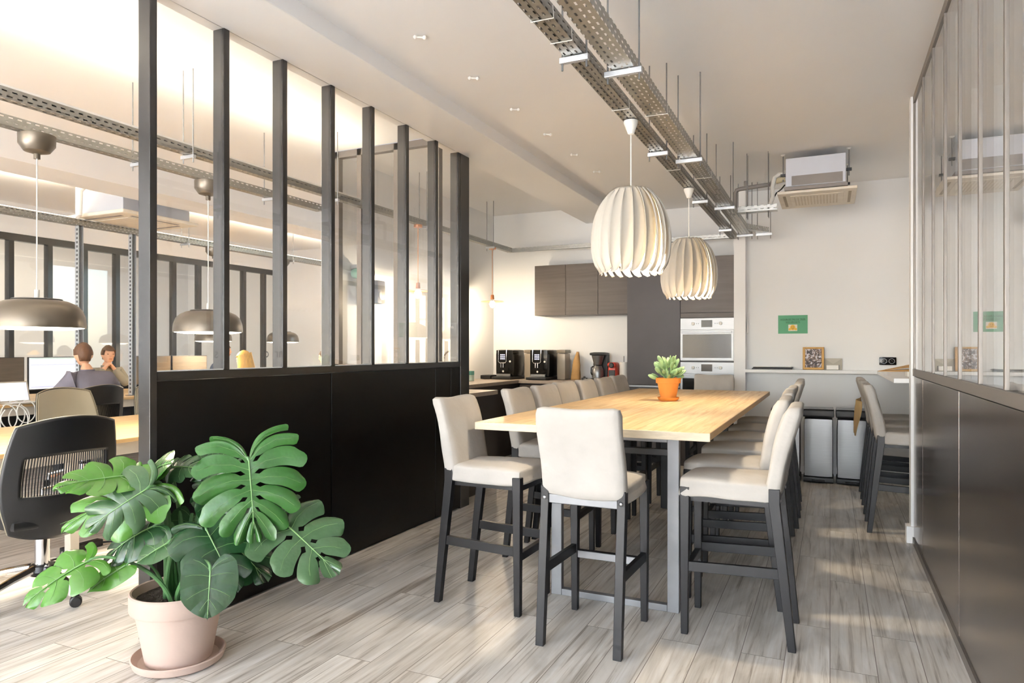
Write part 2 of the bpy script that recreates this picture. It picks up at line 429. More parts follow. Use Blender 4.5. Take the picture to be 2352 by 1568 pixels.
# ---- right glazed partition
XR = .525
pr = bpy.data.objects.new('wall_right', None); C.collection.objects.link(pr); tag(pr, kind='structure')
mr = [5.518, 5.014, 4.555, 4.108, 3.673, 3.208, 2.769, 2.33, 1.89, 1.45, 1.0, .55, .1, -.35, -.8, -1.25, -1.7, -2.15, -2.6, -3.05, -3.5, -3.95, -4.4, -4.85, -5.3, -5.75, -6.2, -6.58]
MB().box(XR, XR+.06, -6.6, 5.53, 3.06, ZC).build('rail', M_frame2, pr, smooth=0, bevel=.002)
MB().box(XR-.002, XR+.06, -6.6, 5.53, 1.165, 1.213).build('rail', M_frame2, pr, smooth=0, bevel=.002)
MB().box(XR-.004, XR+.06, -6.6, 5.53, 0, .045).build('bottom_rail', M_frame2, pr, smooth=0)
for y in mr: post(y-.012, y+.012, 1.213, 3.06, XR+.001, XR+.05, M_frame2, pr, 'mullion')
seams = [5.53, 5.014, 3.673, 2.33, 1.0, -.35, -1.7, -3.05, -4.4, -5.75, -6.6]
for a, b in zip(seams[1:], seams[:-1]):
    MB().box(XR+.004, XR+.05, a+.007, b-.007, .05, 1.16).build('panel', M_part2, pr, smooth=0, bevel=.0015)
for a, b in zip(mr[1:], mr[:-1]):
    MB().box(XR+.008, XR+.014, a, b, 1.213, 3.06).build('glass_pane', M_glassR, pr, smooth=0)

# ---- far office partition
po = bpy.data.objects.new('wall_office', None); C.collection.objects.link(po); tag(po, kind='structure')
XO = -9.5
MB().box(XO-.04, XO+.04, -6.6, 10.1, 2.74, 2.83).build('rail', M_frame, po, smooth=0)
MB().box(XO-.04, XO+.04, -6.6, 10.1, .86, .92).build('rail', M_frame, po, smooth=0)
MB().box(XO-.03, XO+.03, -6.6, 10.1, 0, .86).build('panel', M_part, po, smooth=0)
for k in range(34):
    y = -6.25 + .481*k
    post(y-.05, y+.015, .92, 2.74, XO-.05, XO+.04, M_frame, po, 'mullion')
MB().box(XO-.004, XO+.004, -6.6, 10.1, .92, 2.74).build('glass_pane', M_glass, po, smooth=0)

# ------------------------------------------------------------------ bar stools
def hx(x, y, z, a, b): return [(x-a, y-b, z), (x+a, y-b, z), (x+a, y+b, z), (x-a, y+b, z)]
def make_stool():
    t = thing('bar_stool', 'x', 'stool')
    for s in (-1, 1):
        MB().hexa(hx(s*.182, .238, 0, .016, .016), hx(s*.182, .236, .70, .021, .023)).build('leg', M_leg, t, 0, .003)
    for s in (-1, 1):
        m = MB(); sec = [(-.236, 0, .017), (-.20, .33, .021), (-.162, .655, .024), (-.162, .72, .024)]
        m.loft([hx(s*.182, y0, z0, .0195, b0) for y0, z0, b0 in sec])
        o = m.build('leg', M_leg, t, 0, .0025)
        MB().ell((s*.182, -.187, .665), (.010, .006, .010), 6).build('screw_cap', M_steel, o)
    for s in (-1, 1):
        MB().hexa([(s*.182-.011, -.205, .315), (s*.182+.011, -.205, .315), (s*.182+.011, .222, .30), (s*.182-.011, .222, .30)],
                  [(s*.182-.011, -.203, .362), (s*.182+.011, -.203, .362), (s*.182+.011, .222, .346), (s*.182-.011, .222, .346)]).build('stretcher', M_leg, t, 0, .002)
    f = MB().box(-.164, .164, .222, .25, .275, .315).build('footrest', M_leg, t, 0, .002)
    tag(MB().box(-.162, .162, .2195, .222, .278, .312).build('kick_plate', M_hoop, f, 0), 'pale metal kick plate')
    b = MB().box(-.164, .164, -.176, -.145, .655, .695).build('back_rail', M_leg, t, 0, .002)
    tag(MB().box(-.163, .163, -.1785, -.176, .642, .680).build('rail_plate', M_hoop, b, 0), 'pale metal strip on the back rail')
    MB().box(-.17, .17, -.14, .25, .63, .66).build('seat_frame', M_leg, t, 0)
    def wseat(p):
        f = 1 - .06*max(0, (p.y)/.2)*0
        dz = -.010*math.cos(p.x/.2*1.4)*0 + (.012*(1-(p.x/.2)**2)*(1-(p.y/.22)**2) if p.z > 0 else 0)
        out = .008*max(0, -p.z/.045)
        return (p.x*f + math.copysign(out, p.x)*min(1, abs(p.x)/.15), p.y + math.copysign(out, p.y)*min(1, abs(p.y)/.15), p.z + dz)
    MB().soft((0, .055, .697), (.199, .205, .046), .022, 20, .012, 6, 3, wseat).build('seat_cover', M_cloth, t, 60, weld=True)
    def wback(p):
        z = max(0, p.z + .21); return (p.x, p.y - .092*(z/.42)**1.3 + .012*(p.x/.2)**2*0 + .010*math.sin(z*9)*(1-abs(p.x)/.25), p.z + .008*(p.x/.2)**2)
    MB().soft((0, -.155, .878), (.2, .038, .208), .03, 20, .012, 5.5, 11, wback).build('backrest_cover', M_cloth, t, 60, weld=True)
    return t
stool = make_stool()
def place(loc, rz, label, group, first=[True]):
    if first[0]:
        first[0] = False; stool.location = loc; stool.rotation_euler = (0,0,rz); tag(stool, label, group=group); return stool
    return dup(stool, loc, rz, label, group)
GS = 'cream covered bar stools round the long table'
place((-1.02, 3.146, 0), 0, 'bar stool at the near end of the long table, back to the viewer', GS)
LY = [3.36, 4.24, 4.70, 5.18, 5.67, 6.16, 6.72]
LN = ['bar stool nearest the black partition end of the table, left side, first of the row', 'second bar stool along the left side of the long table', 'third bar stool along the left side of the long table',
      'fourth bar stool along the left side of the long table', 'fifth bar stool along the left side of the long table', 'sixth bar stool along the left side, second from the far corner', 'last bar stool along the left side, at the far table corner']
for i, (y, n) in enumerate(zip(LY, LN)):
    place((-1.668 if i == 0 else -1.70 + .012*((i*7) % 3), y, 0), -PI/2 + .02*((i*5) % 3 - 1), n, GS)
RY = [3.50, 3.99, 4.60, 5.20, 5.80, 6.44]
RN = ['bar stool nearest the viewer on the right side of the long table', 'second bar stool along the right side of the long table', 'third bar stool along the right side of the long table',
      'fourth bar stool along the right side of the long table', 'fifth bar stool along the right side of the long table', 'last bar stool along the right side, nearest the bins']
for i, (y, n) in enumerate(zip(RY, RN)):
    place((-.39 if i == 0 else -.485 + .01*((i*5) % 3), y, 0), PI/2 + (.02*((i*7) % 3 - 1) if i else 0), n, GS)
place((-1.09, 7.10, 0), PI, 'bar stool at the far end of the long table, in front of the ovens', GS)
GN = 'cream covered bar stools under the white counter'
nook = []
for y, n in ((5.90, 'bar stool under the white counter, nearest the right glass partition'), (6.52, 'middle one of the three bar stools under the white counter'), (7.14, 'bar stool under the white counter, nearest the back wall')):
    nook.append(place((.50, y, 0), -PI/2, n, GN))
# cloth flap hanging off the farthest counter stool
m = MB().grid(lambda u, v: (-.16 + .20*u*(1 - .35*v) + .02*math.sin(5*v), -.235 - .035*math.sin(3*u) - .03*v + .012*math.sin(7*u+4*v), .90 - .33*v - .03*u), 8, 10)
tag(m.build('hanging_cloth', mat('tan_cloth', 'c3a677', .9, 0, .08, 10), nook[2], 60, solid=.004), 'tan cloth hanging off the stool back')

# ------------------------------------------------------------------ long table
t = thing('long_table', 'long high table with oiled wooden plank top on steel hoop legs', 'table', (-1.15, 5.17, 0))
m = MB(); m.mi = 0; m.box(-.63, .63, -1.80, 1.80, .912, .95)
tt = m.build('tabletop', [M_table], t, 0, .004)
MB().box(-.632, .632, -1.806, -1.799, .909, .949).build('end_board', M_tedge, tt, 0, .002)
for yy, mm, lab, cx, hw in ((-1.605, M_hoop, None, .10, .35), (.70, M_blackm, 'black painted hoop leg', .115, .275)):
    m = MB(); a = .03
    for s in (-1, 1): m.box(cx+s*(hw-a)-a, cx+s*(hw-a)+a, yy-.02, yy+.02, 0, .905)
    m.box(cx-hw+2*a, cx+hw-2*a, yy-.02, yy+.02, 0, .035)
    m.box(cx-hw+2*a, cx+hw-2*a, yy-.02, yy+.02, .87, .905)
    o = m.build('hoop_leg', mm, t, 0, .003)
    if lab: tag(o, lab)
    tag(MB().box(cx-hw+.03, cx+hw-.03, yy-.012, yy+.012, .80, .835).build('cross_bar', M_blackm, o, 0, .003), 'dark cross bar')
MB().box(-.02, .02, -1.58, .68, .84, .88).build('spine_rail', M_blackm, t, 0, .003)

# ------------------------------------------------------------------ succulent on the table
t = thing('potted_succulent', 'small jade green succulent in an orange terracotta pot on the long table', 'plant', (-1.143, 5.37, .951))
MB().lathe([(0,0),(.064,0),(.078,.012),(.084,.028),(.079,.028),(.072,.014),(0,.012)], 32).build('saucer', M_terra, t)
MB().lathe([(0,.015),(.058,.015),(.082,.135),(.094,.137),(.097,.178),(.087,.178),(.084,.155),(0,.152)], 32).build('pot', M_terra, t)
MB().lathe([(0,.160),(.084,.158)], 24).build('soil', M_soil, t)
M_succ = mat('succulent_leaf', '8fae7e', .5, 0, .10, 14)
m = MB(); rg = random.Random(3)
for k in range(58):
    h = rg.random(); a = k*2.39996; rad = .015 + .085*math.sqrt(rg.random())*(1-.5*h)
    c = Vector((rad*math.cos(a), rad*math.sin(a)*.85, .175 + .155*h*(1 - .3*rad/.1)))
    d = Vector((math.cos(a)*(.9-.4*h), math.sin(a)*(.9-.4*h), .35+.75*h)).normalized()
    Q = d.to_track_quat('Z', 'Y').to_matrix().to_4x4() @ Matrix.Rotation(rg.random()*2, 4, 'Z')
    L = .030 + .012*rg.random()
    m.ell(c + d*L*.6, (.017, .0065, L), 6, Q)
    if k % 3 == 0: m.tube([(0,0,.155), tuple(c*.6 + Vector((0,0,.06))), tuple(c)], .005, 6)
m.build('foliage', M_succ, t, 80)

# ------------------------------------------------------------------ slatted pendant lamps over the table
M_fin = mat('lamp_fin', 'd9d3c9', .6, 0, .01, 4, trans=.25)
M_bulb = emissive('lit_bulb', (1, .85, .6), 14)
def fin(mb, phi):
    def P(u, v):
        z = .215 - .43*u
        pr = (.108,.146,.171,.188,.200,.207,.212,.2125,.211,.205,.193,.165)
        f = u*(len(pr)-1); i = min(int(f), len(pr)-2); Rr = pr[i] + (pr[i+1]-pr[i])*(f-i)
        wd = .108*max(0, math.sin(PI*min(1, u*.97+.03)))**.55
        be = R(50)
        rad = Rr - wd*v*math.cos(be); tn = wd*v*math.sin(be) - .018*math.sin(PI*v)
        return (rad*math.cos(phi) - tn*math.sin(phi), rad*math.sin(phi) + tn*math.cos(phi), z + .012*v*(1-2*u))
    return mb.grid(P, 36, 5)
def make_pendant(loc, drop, label):
    t = thing('pendant_lamp', label, 'lamp', loc, 0, 'white slatted pendant lamps over the long table')
    for k in range(20):
        fin(MB(), 2*PI*k/20).build('shade_fin', M_fin, t, 70, solid=.0022)
    MB().lathe([(.055,.19),(.078,.19),(.078,.196),(.055,.196)], 24).build('top_ring', M_white, t)
    MB().lathe([(.10,-.17),(.112,-.17),(.112,-.166),(.10,-.166)], 24).build('bottom_ring', M_white, t)
    MB().tube([(0,0,.03),(0,0,drop-.03)], .0035, 8).build('cord', M_white, t)
    MB().lathe([(0,.03),(.02,.03),(.02,.10),(.006,.11)], 16).build('socket', M_white, t)
    MB().ell((0,0,-.02), (.045,.045,.05), 10).build('bulb', M_bulb, t)
    MB().lathe([(.004,drop-.075),(.016,drop-.07),(.038,drop-.012),(.038,drop),(0,drop)], 16).build('ceiling_cup', M_white, t)
    point('lamp_light', (0,0,-.085), 17, WARM, .05, t)
    return t
make_pendant((-.965, 3.60, 1.976), 2.568-1.976, 'larger looking white slatted pendant lamp, nearer the viewer')
make_pendant((-.972, 5.30, 1.960), 2.568-1.960, 'white slatted pendant lamp farther off, in front of the ovens')

# ------------------------------------------------------------------ cable trays
def channel_y(x0, x1, y0, y1, z, h, m, par, nm='channel'):
    q = MB(); e = .0015
    q.box(x0, x1, y0, y1, z, z+e); q.box(x0, x0+e, y0, y1, z+e, z+h); q.box(x1-e, x1, y0, y1, z+e, z+h)
    q.box(x0, x0+.012, y0, y1, z+h, z+h+.003); q.box(x1-.012, x1, y0, y1, z+h, z+h+.003)
    return q.build(nm, m, par, 0)
def channel_x(x0, x1, y0, y1, z, h, m, par, nm='channel'):
    q = MB(); e = .0015
    q.box(x0, x1, y0, y1, z, z+e); q.box(x0, x1, y0, y0+e, z+e, z+h); q.box(x0, x1, y1-e, y1, z+e, z+h)
    q.box(x0, x1, y0, y0+.012, z+h, z+h+.003)
    return q.build(nm, m, par, 0)
def hanger_y(t, x0, x1, y, z, ztop, over=.03):
    b = MB().box(x0-over, x1+over, y-.012, y+.012, z-.026, z-.002).build('bracket', M_traytop, t, 0, .002)
    m = MB()
    for xx in (x0-over*.55, x1+over*.55):
        MB().tube([(xx, y, z-.055), (xx, y, ztop)], .0042, 6).build('rod', M_steel, b)
    return b
def link(t, x0, x1, ys_, z):   # zip ties
    for y in ys_:
        MB().tube([(x0-.004, y, z+.04), (x0-.004, y+.006, z-.004), (x1+.004, y+.01, z-.004), (x1+.004, y, z+.04)], .0022, 5).build('zip_tie', M_white, t)
t = thing('cable_tray', 'wide perforated steel cable tray on rods, right of the pair above the table', 'cable tray')
channel_y(-.872, -.765, -6.0, 7.78, 2.57, .052, M_traym, t)
for y in (-4.8, -3.2, -1.7, -.2, 1.36, 2.926, 4.47, 6.10, 7.66): hanger_y(t, -.872, -.765, y, 2.57, ZC)
link(t, -.872, -.765, (2.0, 3.55, 5.0), 2.57)
t = thing('cable_tray', 'narrow perforated steel cable tray, left of the pair, carrying the white pendant lamps', 'cable tray')
channel_y(-1.008, -.968, -6.0, 7.95, 2.572, .045, M_traym, t)
channel_y(-.966, -.926, -6.0, 7.95, 2.572, .045, M_traym, t)
for y in (-4.8, -3.2, -1.8, -.3, 1.2, 2.71, 4.244, 5.768, 7.254): hanger_y(t, -1.008, -.926, y, 2.572, ZC, .022)
link(t, -1.008, -.926, (2.35, 2.55, 3.4, 4.7), 2.572)
t = thing('cable_tray', 'short steel cable tray branching right below the ceiling air conditioner', 'cable tray')
channel_x(-.76, -.427, 6.50, 6.60, 2.585, .05, M_trayx, t)
for xx in (-.68, -.5):
    for yy in (6.515, 6.585): MB().tube([(xx, yy, 2.53), (xx, yy, ZC)], .0035, 6).build('rod', M_steel, t)
t = thing('cable_tray', 'angled end piece of steel cable tray beside the white column', 'cable tray')
q = MB(); q.hexa([(-.76,7.42,2.57),(-.76,7.30,2.57),(-.58,7.62,2.57),(-.68,7.72,2.57)], [(-.76,7.42,2.573),(-.76,7.30,2.573),(-.58,7.62,2.573),(-.68,7.72,2.573)])
q.hexa([(-.76,7.30,2.573),(-.758,7.30,2.573),(-.578,7.62,2.573),(-.58,7.62,2.573)], [(-.76,7.30,2.62),(-.758,7.30,2.62),(-.578,7.62,2.62),(-.58,7.62,2.62)])
q.build('channel', M_trayx, t, 0)
MB().box(-.71, -.55, 7.66, 7.685, 2.545, 2.57).build('bracket', M_traytop, t, 0)
for xx in (-.695, -.565): MB().tube([(xx, 7.672, 2.51), (xx, 7.672, ZC)], .0035, 6).build('rod', M_steel, t)
t = thing('cable_tray', 'slim steel cable tray along the kitchen back wall above the cabinets', 'cable tray')
channel_x(-3.93, -.975, 8.38, 8.44, 2.655, .048, M_trayx, t)
t = thing('cable_tray', 'slim steel cable tray running from the office into the kitchen, holding the copper lamps', 'cable tray')
channel_y(-3.93, -3.87, -6.0, 8.37, 2.65, .055, M_traym, t)
for y in (1.65, 3.27, 4.75, 6.2, 7.78): hanger_y(t, -3.93, -3.87, y, 2.65, 3.222, .03)
def office_tray(x, w_, z, ys_, label, y1, zt=3.222):
    t = thing('cable_tray', label, 'cable tray', group='cable trays in the office')
    channel_y(x-w_/2, x+w_/2, -6.0, y1, z, .06, M_traym, t)
    for y in ys_: hanger_y(t, x-w_/2, x+w_/2, y, z, zt)
    return t
office_tray(-4.39, .07, 2.655, (2.0, 3.265, 4.5), 'steel cable tray in the office that carries the bronze dome lamps', 5.15)
office_tray(-7.57, .10, 2.72, (3.9, 6.3, 8.2), 'steel cable tray in the office above the far desks, on slotted uprights', 9.9)

# ceiling hooks in a row
for i, (y, n) in enumerate(zip((3.28, 3.92, 4.56, 5.20, 5.845, 6.50), ('first, nearest the viewer', 'second', 'third', 'fourth', 'fifth', 'sixth, farthest'))):
    m = MB()
    for dx in (-.022, .022):
        m.ell((-2.085+dx, y+dx*.6, ZC-.016), .012, 6)
    m.tube([(-2.107, y-.0132, ZC-.016), (-2.063, y+.0132, ZC-.016)], .006, 6)
    tag(m.build('ceiling_hook', M_white), 'small white twin ceiling hook beside the beam, %s of the row' % n, 'hook', 'white ceiling hooks')

# ------------------------------------------------------------------ ceiling air conditioner
t = thing('air_conditioner', 'grey cassette air conditioner hanging on rods from the ceiling near the back wall', 'air conditioner', (-.11, 7.0, 2.75))
M_acb = mat('pale_sheet_metal', 'c6c9d2', .5, .2, .02); M_acg = mat('grey_felt', '8d8784', .9); M_acp = mat('warm_white_panel', 'ece3d4', .5)
MB().box(-.25, .235, -.40, .34, .05, .30).build('casing', M_acb, t, 0, .004)
MB().box(-.20, .21, -.403, -.40, .055, .14).build('foam_strip', M_acg, t, 0)
MB().box(-.26, .25, -.38, .36, .022, .05).build('gasket', M_acg, t, 0)
pn = MB().box(-.325, .325, -.36, .36, -.005, .02).build('panel', M_acp, t, 0, .006)
MB().box(-.22, .22, -.24, .24, -.009, -.004).build('grille', M_acp, pn, 0, .002)
m = MB()
for k in range(14): m.box(-.19+.027*k, -.178+.027*k, -.2, .2, -.0105, -.009)
m.build('slats', mat('slat_beige', 'd8ccb8', .6), pn, 0)
for s in (-1, 1): MB().box(s*.27-.012, s*.27+.012, -.25, .25, -.0065, -.004).build('air_slot', mat('slot_shade', 'b5a894', .7), pn, 0)
for sx in (-1, 1):
    for yy in (-.30, .28):
        MB().tube([(sx*.268-.008, yy, .12), (sx*.268-.008, yy, ZC-2.75)], .005, 8).build('rod', M_steel, t)
        MB().box(sx*.268-.03, sx*.268+.014, yy-.02, yy+.02, .165, .185).build('hanger_clamp', M_black, t, 0)
        MB().lathe([(0,0),(.022,0),(.010,-.012),(0,-.014)], 12, (sx*.268-.008, yy, ZC-2.75)).build('rod_plate', M_white, t)
t = thing('insulated_pipe', 'white insulated pipe dropping from the air conditioner to the cable tray', 'pipe')
MB().tube([(-.372,6.72,2.94),(-.42,6.72,2.945),(-.46,6.70,2.91),(-.475,6.66,2.82),(-.47,6.62,2.72),(-.49,6.57,2.64)], .019, 12).build('hose', M_white, t)
MB().tube([(-.372,6.72,2.90),(-.45,6.72,2.885)], .026, 12).build('elbow', mat('beige_foam', 'cdbf9f', .8), t)
MB().tube([(-.372,6.70,2.84),(-.40,6.68,2.80),(-.44,6.64,2.76),(-.475,6.6,2.68),(-.50,6.57,2.63)], .006, 6).build('cable', M_black, t)
M_pvc = mat('grey_pvc', '7d7775', .45)
t = thing('drain_pipe', 'grey plastic drain pipe bending down from the ceiling to the cable tray', 'pipe')
MB().tube([(-.47,6.90,2.905),(-.78,6.90,2.885),(-.815,6.90,2.875),(-.825,6.90,2.85),(-.825,6.90,2.64)], .020, 12).build('pipe', M_pvc, t)
MB().tube([(-.73,6.90,2.885),(-.73,6.90,2.955)], .018, 12).build('tee', M_pvc, t)

# ------------------------------------------------------------------ white counter (nook) and what stands on it
m = MB(); m.box(-.846, .948, 7.955, 8.098, 1.095, 1.131); m.box(.437, .948, 5.93, 7.955, 1.0951, 1.131)
tag(m.build('wall_counter', M_trim, None, 0, .003), 'white L-shaped wall counter running round the back nook', 'counter')
t = thing('laptop', 'thin closed black laptop lying on the left end of the white counter', 'laptop', (-.57, 8.03, 1.132))
MB().box(-.21, .20, -.062, .055, 0, .014).build('base', M_black, t, 0, .004); MB().box(-.2, .21, -.06, .055, .015, .025).build('lid', M_black, t, 0, .004)
tag(MB().box(-.74, -.38, 7.985, 8.085, 1.158, 1.163).build('paper_stack', M_white, None, 0), 'thin white sheets lying on the closed black laptop', 'papers')
t = thing('picture_frame', 'small gilt picture frame with a dark drawing, leaning on the back wall', 'picture', (-.162, 8.03, 1.132))
M_gilt = mat('gilt', 'b98f4e', .5, .2, .12, 20)
A = Matrix.Rotation(R(-4), 4, 'X')
q = MB()
for x0, x1, z0, z1 in ((-.105,-.08,0,.24),(.08,.105,0,.24),(-.105,.105,0,.025),(-.105,.105,.222,.242)): q.box(x0, x1, -.012, .012, z0, z1, A)
q.build('frame', M_gilt, t, 0, .004)
def art():
    m = bpy.data.materials.new('ink_drawing'); m.use_nodes = True; N = m.node_tree.nodes; Lk = m.node_tree.links; b = N['Principled BSDF']
    tc = N.new('ShaderNodeTexCoord'); nz = N.new('ShaderNodeTexNoise'); nz.inputs['Scale'].default_value = 22; nz.inputs['Detail'].default_value = 5; nz.inputs['Distortion'].default_value = 2
    Lk.new(tc.outputs['Object'], nz.inputs['Vector']); r = N.new('ShaderNodeValToRGB'); r.color_ramp.interpolation = 'CONSTANT'
    e = r.color_ramp.elements; e[0].color = lin('2b2226'); e[1].position = .46; e[1].color = lin('8b7468')
    e2 = e.new(.54); e2.color = lin('d5d2d8'); Lk.new(nz.outputs['Fac'], r.inputs[0]); Lk.new(r.outputs[0], b.inputs['Base Color']); return m
MB().box(-.08, .08, -.004, .004, .025, .222, A).build('drawing', art(), t, 0)
t = thing('envelope', 'grey envelope standing against the back wall beside the picture frame', 'envelope', (.03, 8.075, 1.132))
M_env = mat('grey_paper', 'b9b4a8', .8, 0, .02)
MB().box(-.085, .085, -.004, .004, 0, .122).build('sheet', M_env, t, 0)
MB().add([(-.084,-.006,.121),(.084,-.006,.121),(0,-.007,.062)], [(0,1,2)]).build('flap', mat('grey_paper_flap', 'c9c4b8', .8), t, 0, solid=.0015)
t = thing('book', 'small pale book standing in front of the grey envelope', 'book', (.02, 8.045, 1.132))
MB().box(-.055, .062, -.012, .012, .004, .050).build('pages', M_white, t, 0, .002); MB().box(.0625, .068, -.014, .014, .002, .052).build('spine', M_black, t, 0)
t = thing('power_outlet', 'black double power socket on the back wall above the counter', 'socket', (.542, 8.094, 1.228))
MB().soft((0,-.003,0), (.079,.009,.041), .006, 6).build('plate', M_blackg, t, 60)
for s in (-1, 1):
    MB().lathe([(.024,0),(.027,0),(.027,.003),(.024,.003)], 20, (0,0,0), Matrix.Translation((s*.036,-.012,0)) @ Matrix.Rotation(R(90),4,'X')).build('ring', M_steel, t)
    q = MB()
    for dx in (-.008, .008): q.ell((s*.036+dx, -.0125, 0), .0025, 5)
    q.ell((s*.036, -.0125, .009), .0025, 5); q.build('pin', M_steel, t)
t = thing('kraft_envelope', 'opened brown kraft envelope lying on the right part of the white counter', 'envelope', (.63, 7.86, 1.132))
MB().hexa([(-.20,-.12,0),(.22,-.14,.06),(.24,.10,.085),(-.16,.09,.0)], [(-.20,-.12,.003),(.22,-.14,.075),(.24,.10,.10),(-.16,.09,.003)]).build('top_sheet', M_paper, t, 0)
MB().hexa([(-.20,-.12,-.001),(.22,-.14,-.001),(.24,.10,-.001),(-.16,.09,-.001)], [(-.20,-.12,.002),(.22,-.14,.03),(.24,.10,.03),(-.16,.09,.002)]).build('bottom_sheet', M_paper, t, 0)
tag(MB().box(.56, .66, 6.32, 6.50, 1.132, 1.168).build('white_box', M_white, None, 0, .002), 'small flat white box on the white counter near the right partition', 'box')
t = thing('poster', 'green notice with printed reminder about sorting waste, taped to the back wall', 'poster', (-.369, 8.0955, 1.622))
MB().box(-.149, .149, -.001, .001, -.1, .1).build('sheet', mat('green_paper', '66a884', .8, 0, .03, 5), t, 0)
M_ink = mat('dark_green_ink', '1d3a2c', .8)
def text(body, size, loc, m, par, rot=(R(90), 0, 0), ext=.0003, name='lettering'):
    cu = bpy.data.curves.new('text', 'FONT'); cu.body = body; cu.size = size; cu.align_x = 'CENTER'; cu.extrude = ext
    tmp = bpy.data.objects.new('tmp', cu); C.collection.objects.link(tmp); me = bpy.data.meshes.new_from_object(tmp.evaluated_get(bpy.context.evaluated_depsgraph_get()))
    bpy.data.objects.remove(tmp); me.materials.clear(); me.materials.append(m); o = bpy.data.objects.new(name, me); C.collection.objects.link(o); o.parent = par; o.location = loc; o.rotation_euler = rot; return o
text("N'OUBLIEZ PAS DE TRIER", .0225, (0, -.0015, .047), M_ink, t)
text("VOS DÉCHETS", .0225, (0, -.0015, .017), M_ink, t)
q = MB().box(-.13, .13, -.0014, -.001, .0425, .0440).box(-.073, .073, -.0014, -.001, .0125, .0140); q.build('underline', M_ink, t, 0)
em = MB().box(-.045, .045, -.002, -.001, -.072, -.002).build('picture_patch', mat('cream_print', 'efe6d8', .8), t, 0)
M_yel = mat('yellow_print', 'e8bb52', .8)
q = MB().ell((0,-.0022,-.034), (.027,.0008,.029), 8); q.ell((-.030,-.0024,-.052), (.014,.0008,.013), 6); q.ell((.030,-.0024,-.052), (.014,.0008,.013), 6); q.build('smiling_face', M_yel, em)
q = MB()
for s in (-1, 1): q.ell((s*.009,-.0032,-.028), (.003,.0006,.0045), 6)
q.tube([(-.012,-.0032,-.041),(0,-.0032,-.049),(.012,-.0032,-.041)], .0018, 5); q.build('face_marks', mat('brown_print', '5b3a1e', .8), em)
tag(box('wall_strip', -.842, -.828, 8.06, 8.099, 1.53, 1.72, M_trim, None, .004), 'short white vertical strip on the nook wall beside the white column', 'wall fitting')

# bins under the counter
def bin_(x, label):
    t = thing('waste_bin', label, 'bin', (x, 7.76, 0), 0, 'steel waste bins under the counter')
    MB().soft((0,0,.355), (.135,.15,.295), .02, 8).build('body', M_steel, t, 60, weld=True)
    MB().soft((0,0,.70), (.146,.16,.040), .015, 8).build('lid', M_black, t, 60, weld=True)
    MB().soft((0,0,.03), (.142,.157,.0295), .012, 8).build('base', M_black, t, 60, weld=True)
    MB().box(-.06, .06, -.185, -.155, .02, .032).build('pedal', M_blackm, t, 0, .003)
    tag(MB().box(-.14, .14, -.14, .14, .742, .746).build('lid_inlay', M_steel, t, 0, .002), 'steel lid inlay')
    return t
bin_(-.108, 'steel pedal bin with black lid, standing closer to the long table')
bin_(.198, 'steel pedal bin with black lid, standing closer to the counter stools')
bin_(-.415, 'steel pedal bin with black lid, mostly hidden behind the stools and table end')

# ------------------------------------------------------------------ kitchen units
def unit(name, label, cat, x0, x1, y0, y1, z0, z1, m, group=None):
    t = thing(name, label, cat, ((x0+x1)/2, (y0+y1)/2, z0), 0, group)
    a, b, h = (x1-x0)/2, (y1-y0)/2, z1-z0
    MB().box(-a, a, -b+.02, b, 0, h).build('body', m, t, 0, .001)
    return t, a, b, h
def door(t, a0, a1, b, z0, z1, m, nm='door'):
    return MB().box(a0+.0015, a1-.0015, -b, -b+.019, z0+.0015, z1-.0015).build(nm, m, t, 0, .0015)
for i, (x0, x1, n) in enumerate(((-3.511, -3.081, 'leftmost'), (-3.080, -2.648, 'middle'), (-2.647, -2.21, 'right-hand'))):
    t, a, b, h = unit('wall_cabinet', 'grey woodgrain wall cupboard over the coffee machines, %s of three' % n, 'cupboard', x0, x1, 8.30, 8.675, 1.79, 2.44, M_kit, 'wall cupboards')
    door(t, -a, a, b, 0, h, M_kit)
t, a, b, h = unit('tall_cabinet', 'tall dark slate fridge cabinet between the wall cupboards and ovens', 'cabinet', -2.205, -1.574, 8.05, 8.675, 0, 2.412, M_tall)
door(t, -a, a, b, .93, h, M_tall); door(t, -a, a, b, .10, .90, M_tall)
tag(MB().box(-a+.01, a-.005, -b-.004, -b+.01, .903, .925).build('handle_strip', M_steel, t, 0, .002), 'steel handle strip')
MB().box(-a, a, -b+.05, -b+.06, .0, .095).build('plinth', M_kitd, t, 0)
t, a, b, h = unit('oven_cabinet', 'tall grey woodgrain cabinet that houses two steel ovens', 'cabinet', -1.572, -.973, 8.05, 8.675, 0, 2.412, M_tall)
door(t, -a, a, b, 1.768, h, M_kit); door(t, -a, a, b, 1.712, 1.766, M_kit, 'filler'); door(t, -a, a, b, .09, .60, M_tall)
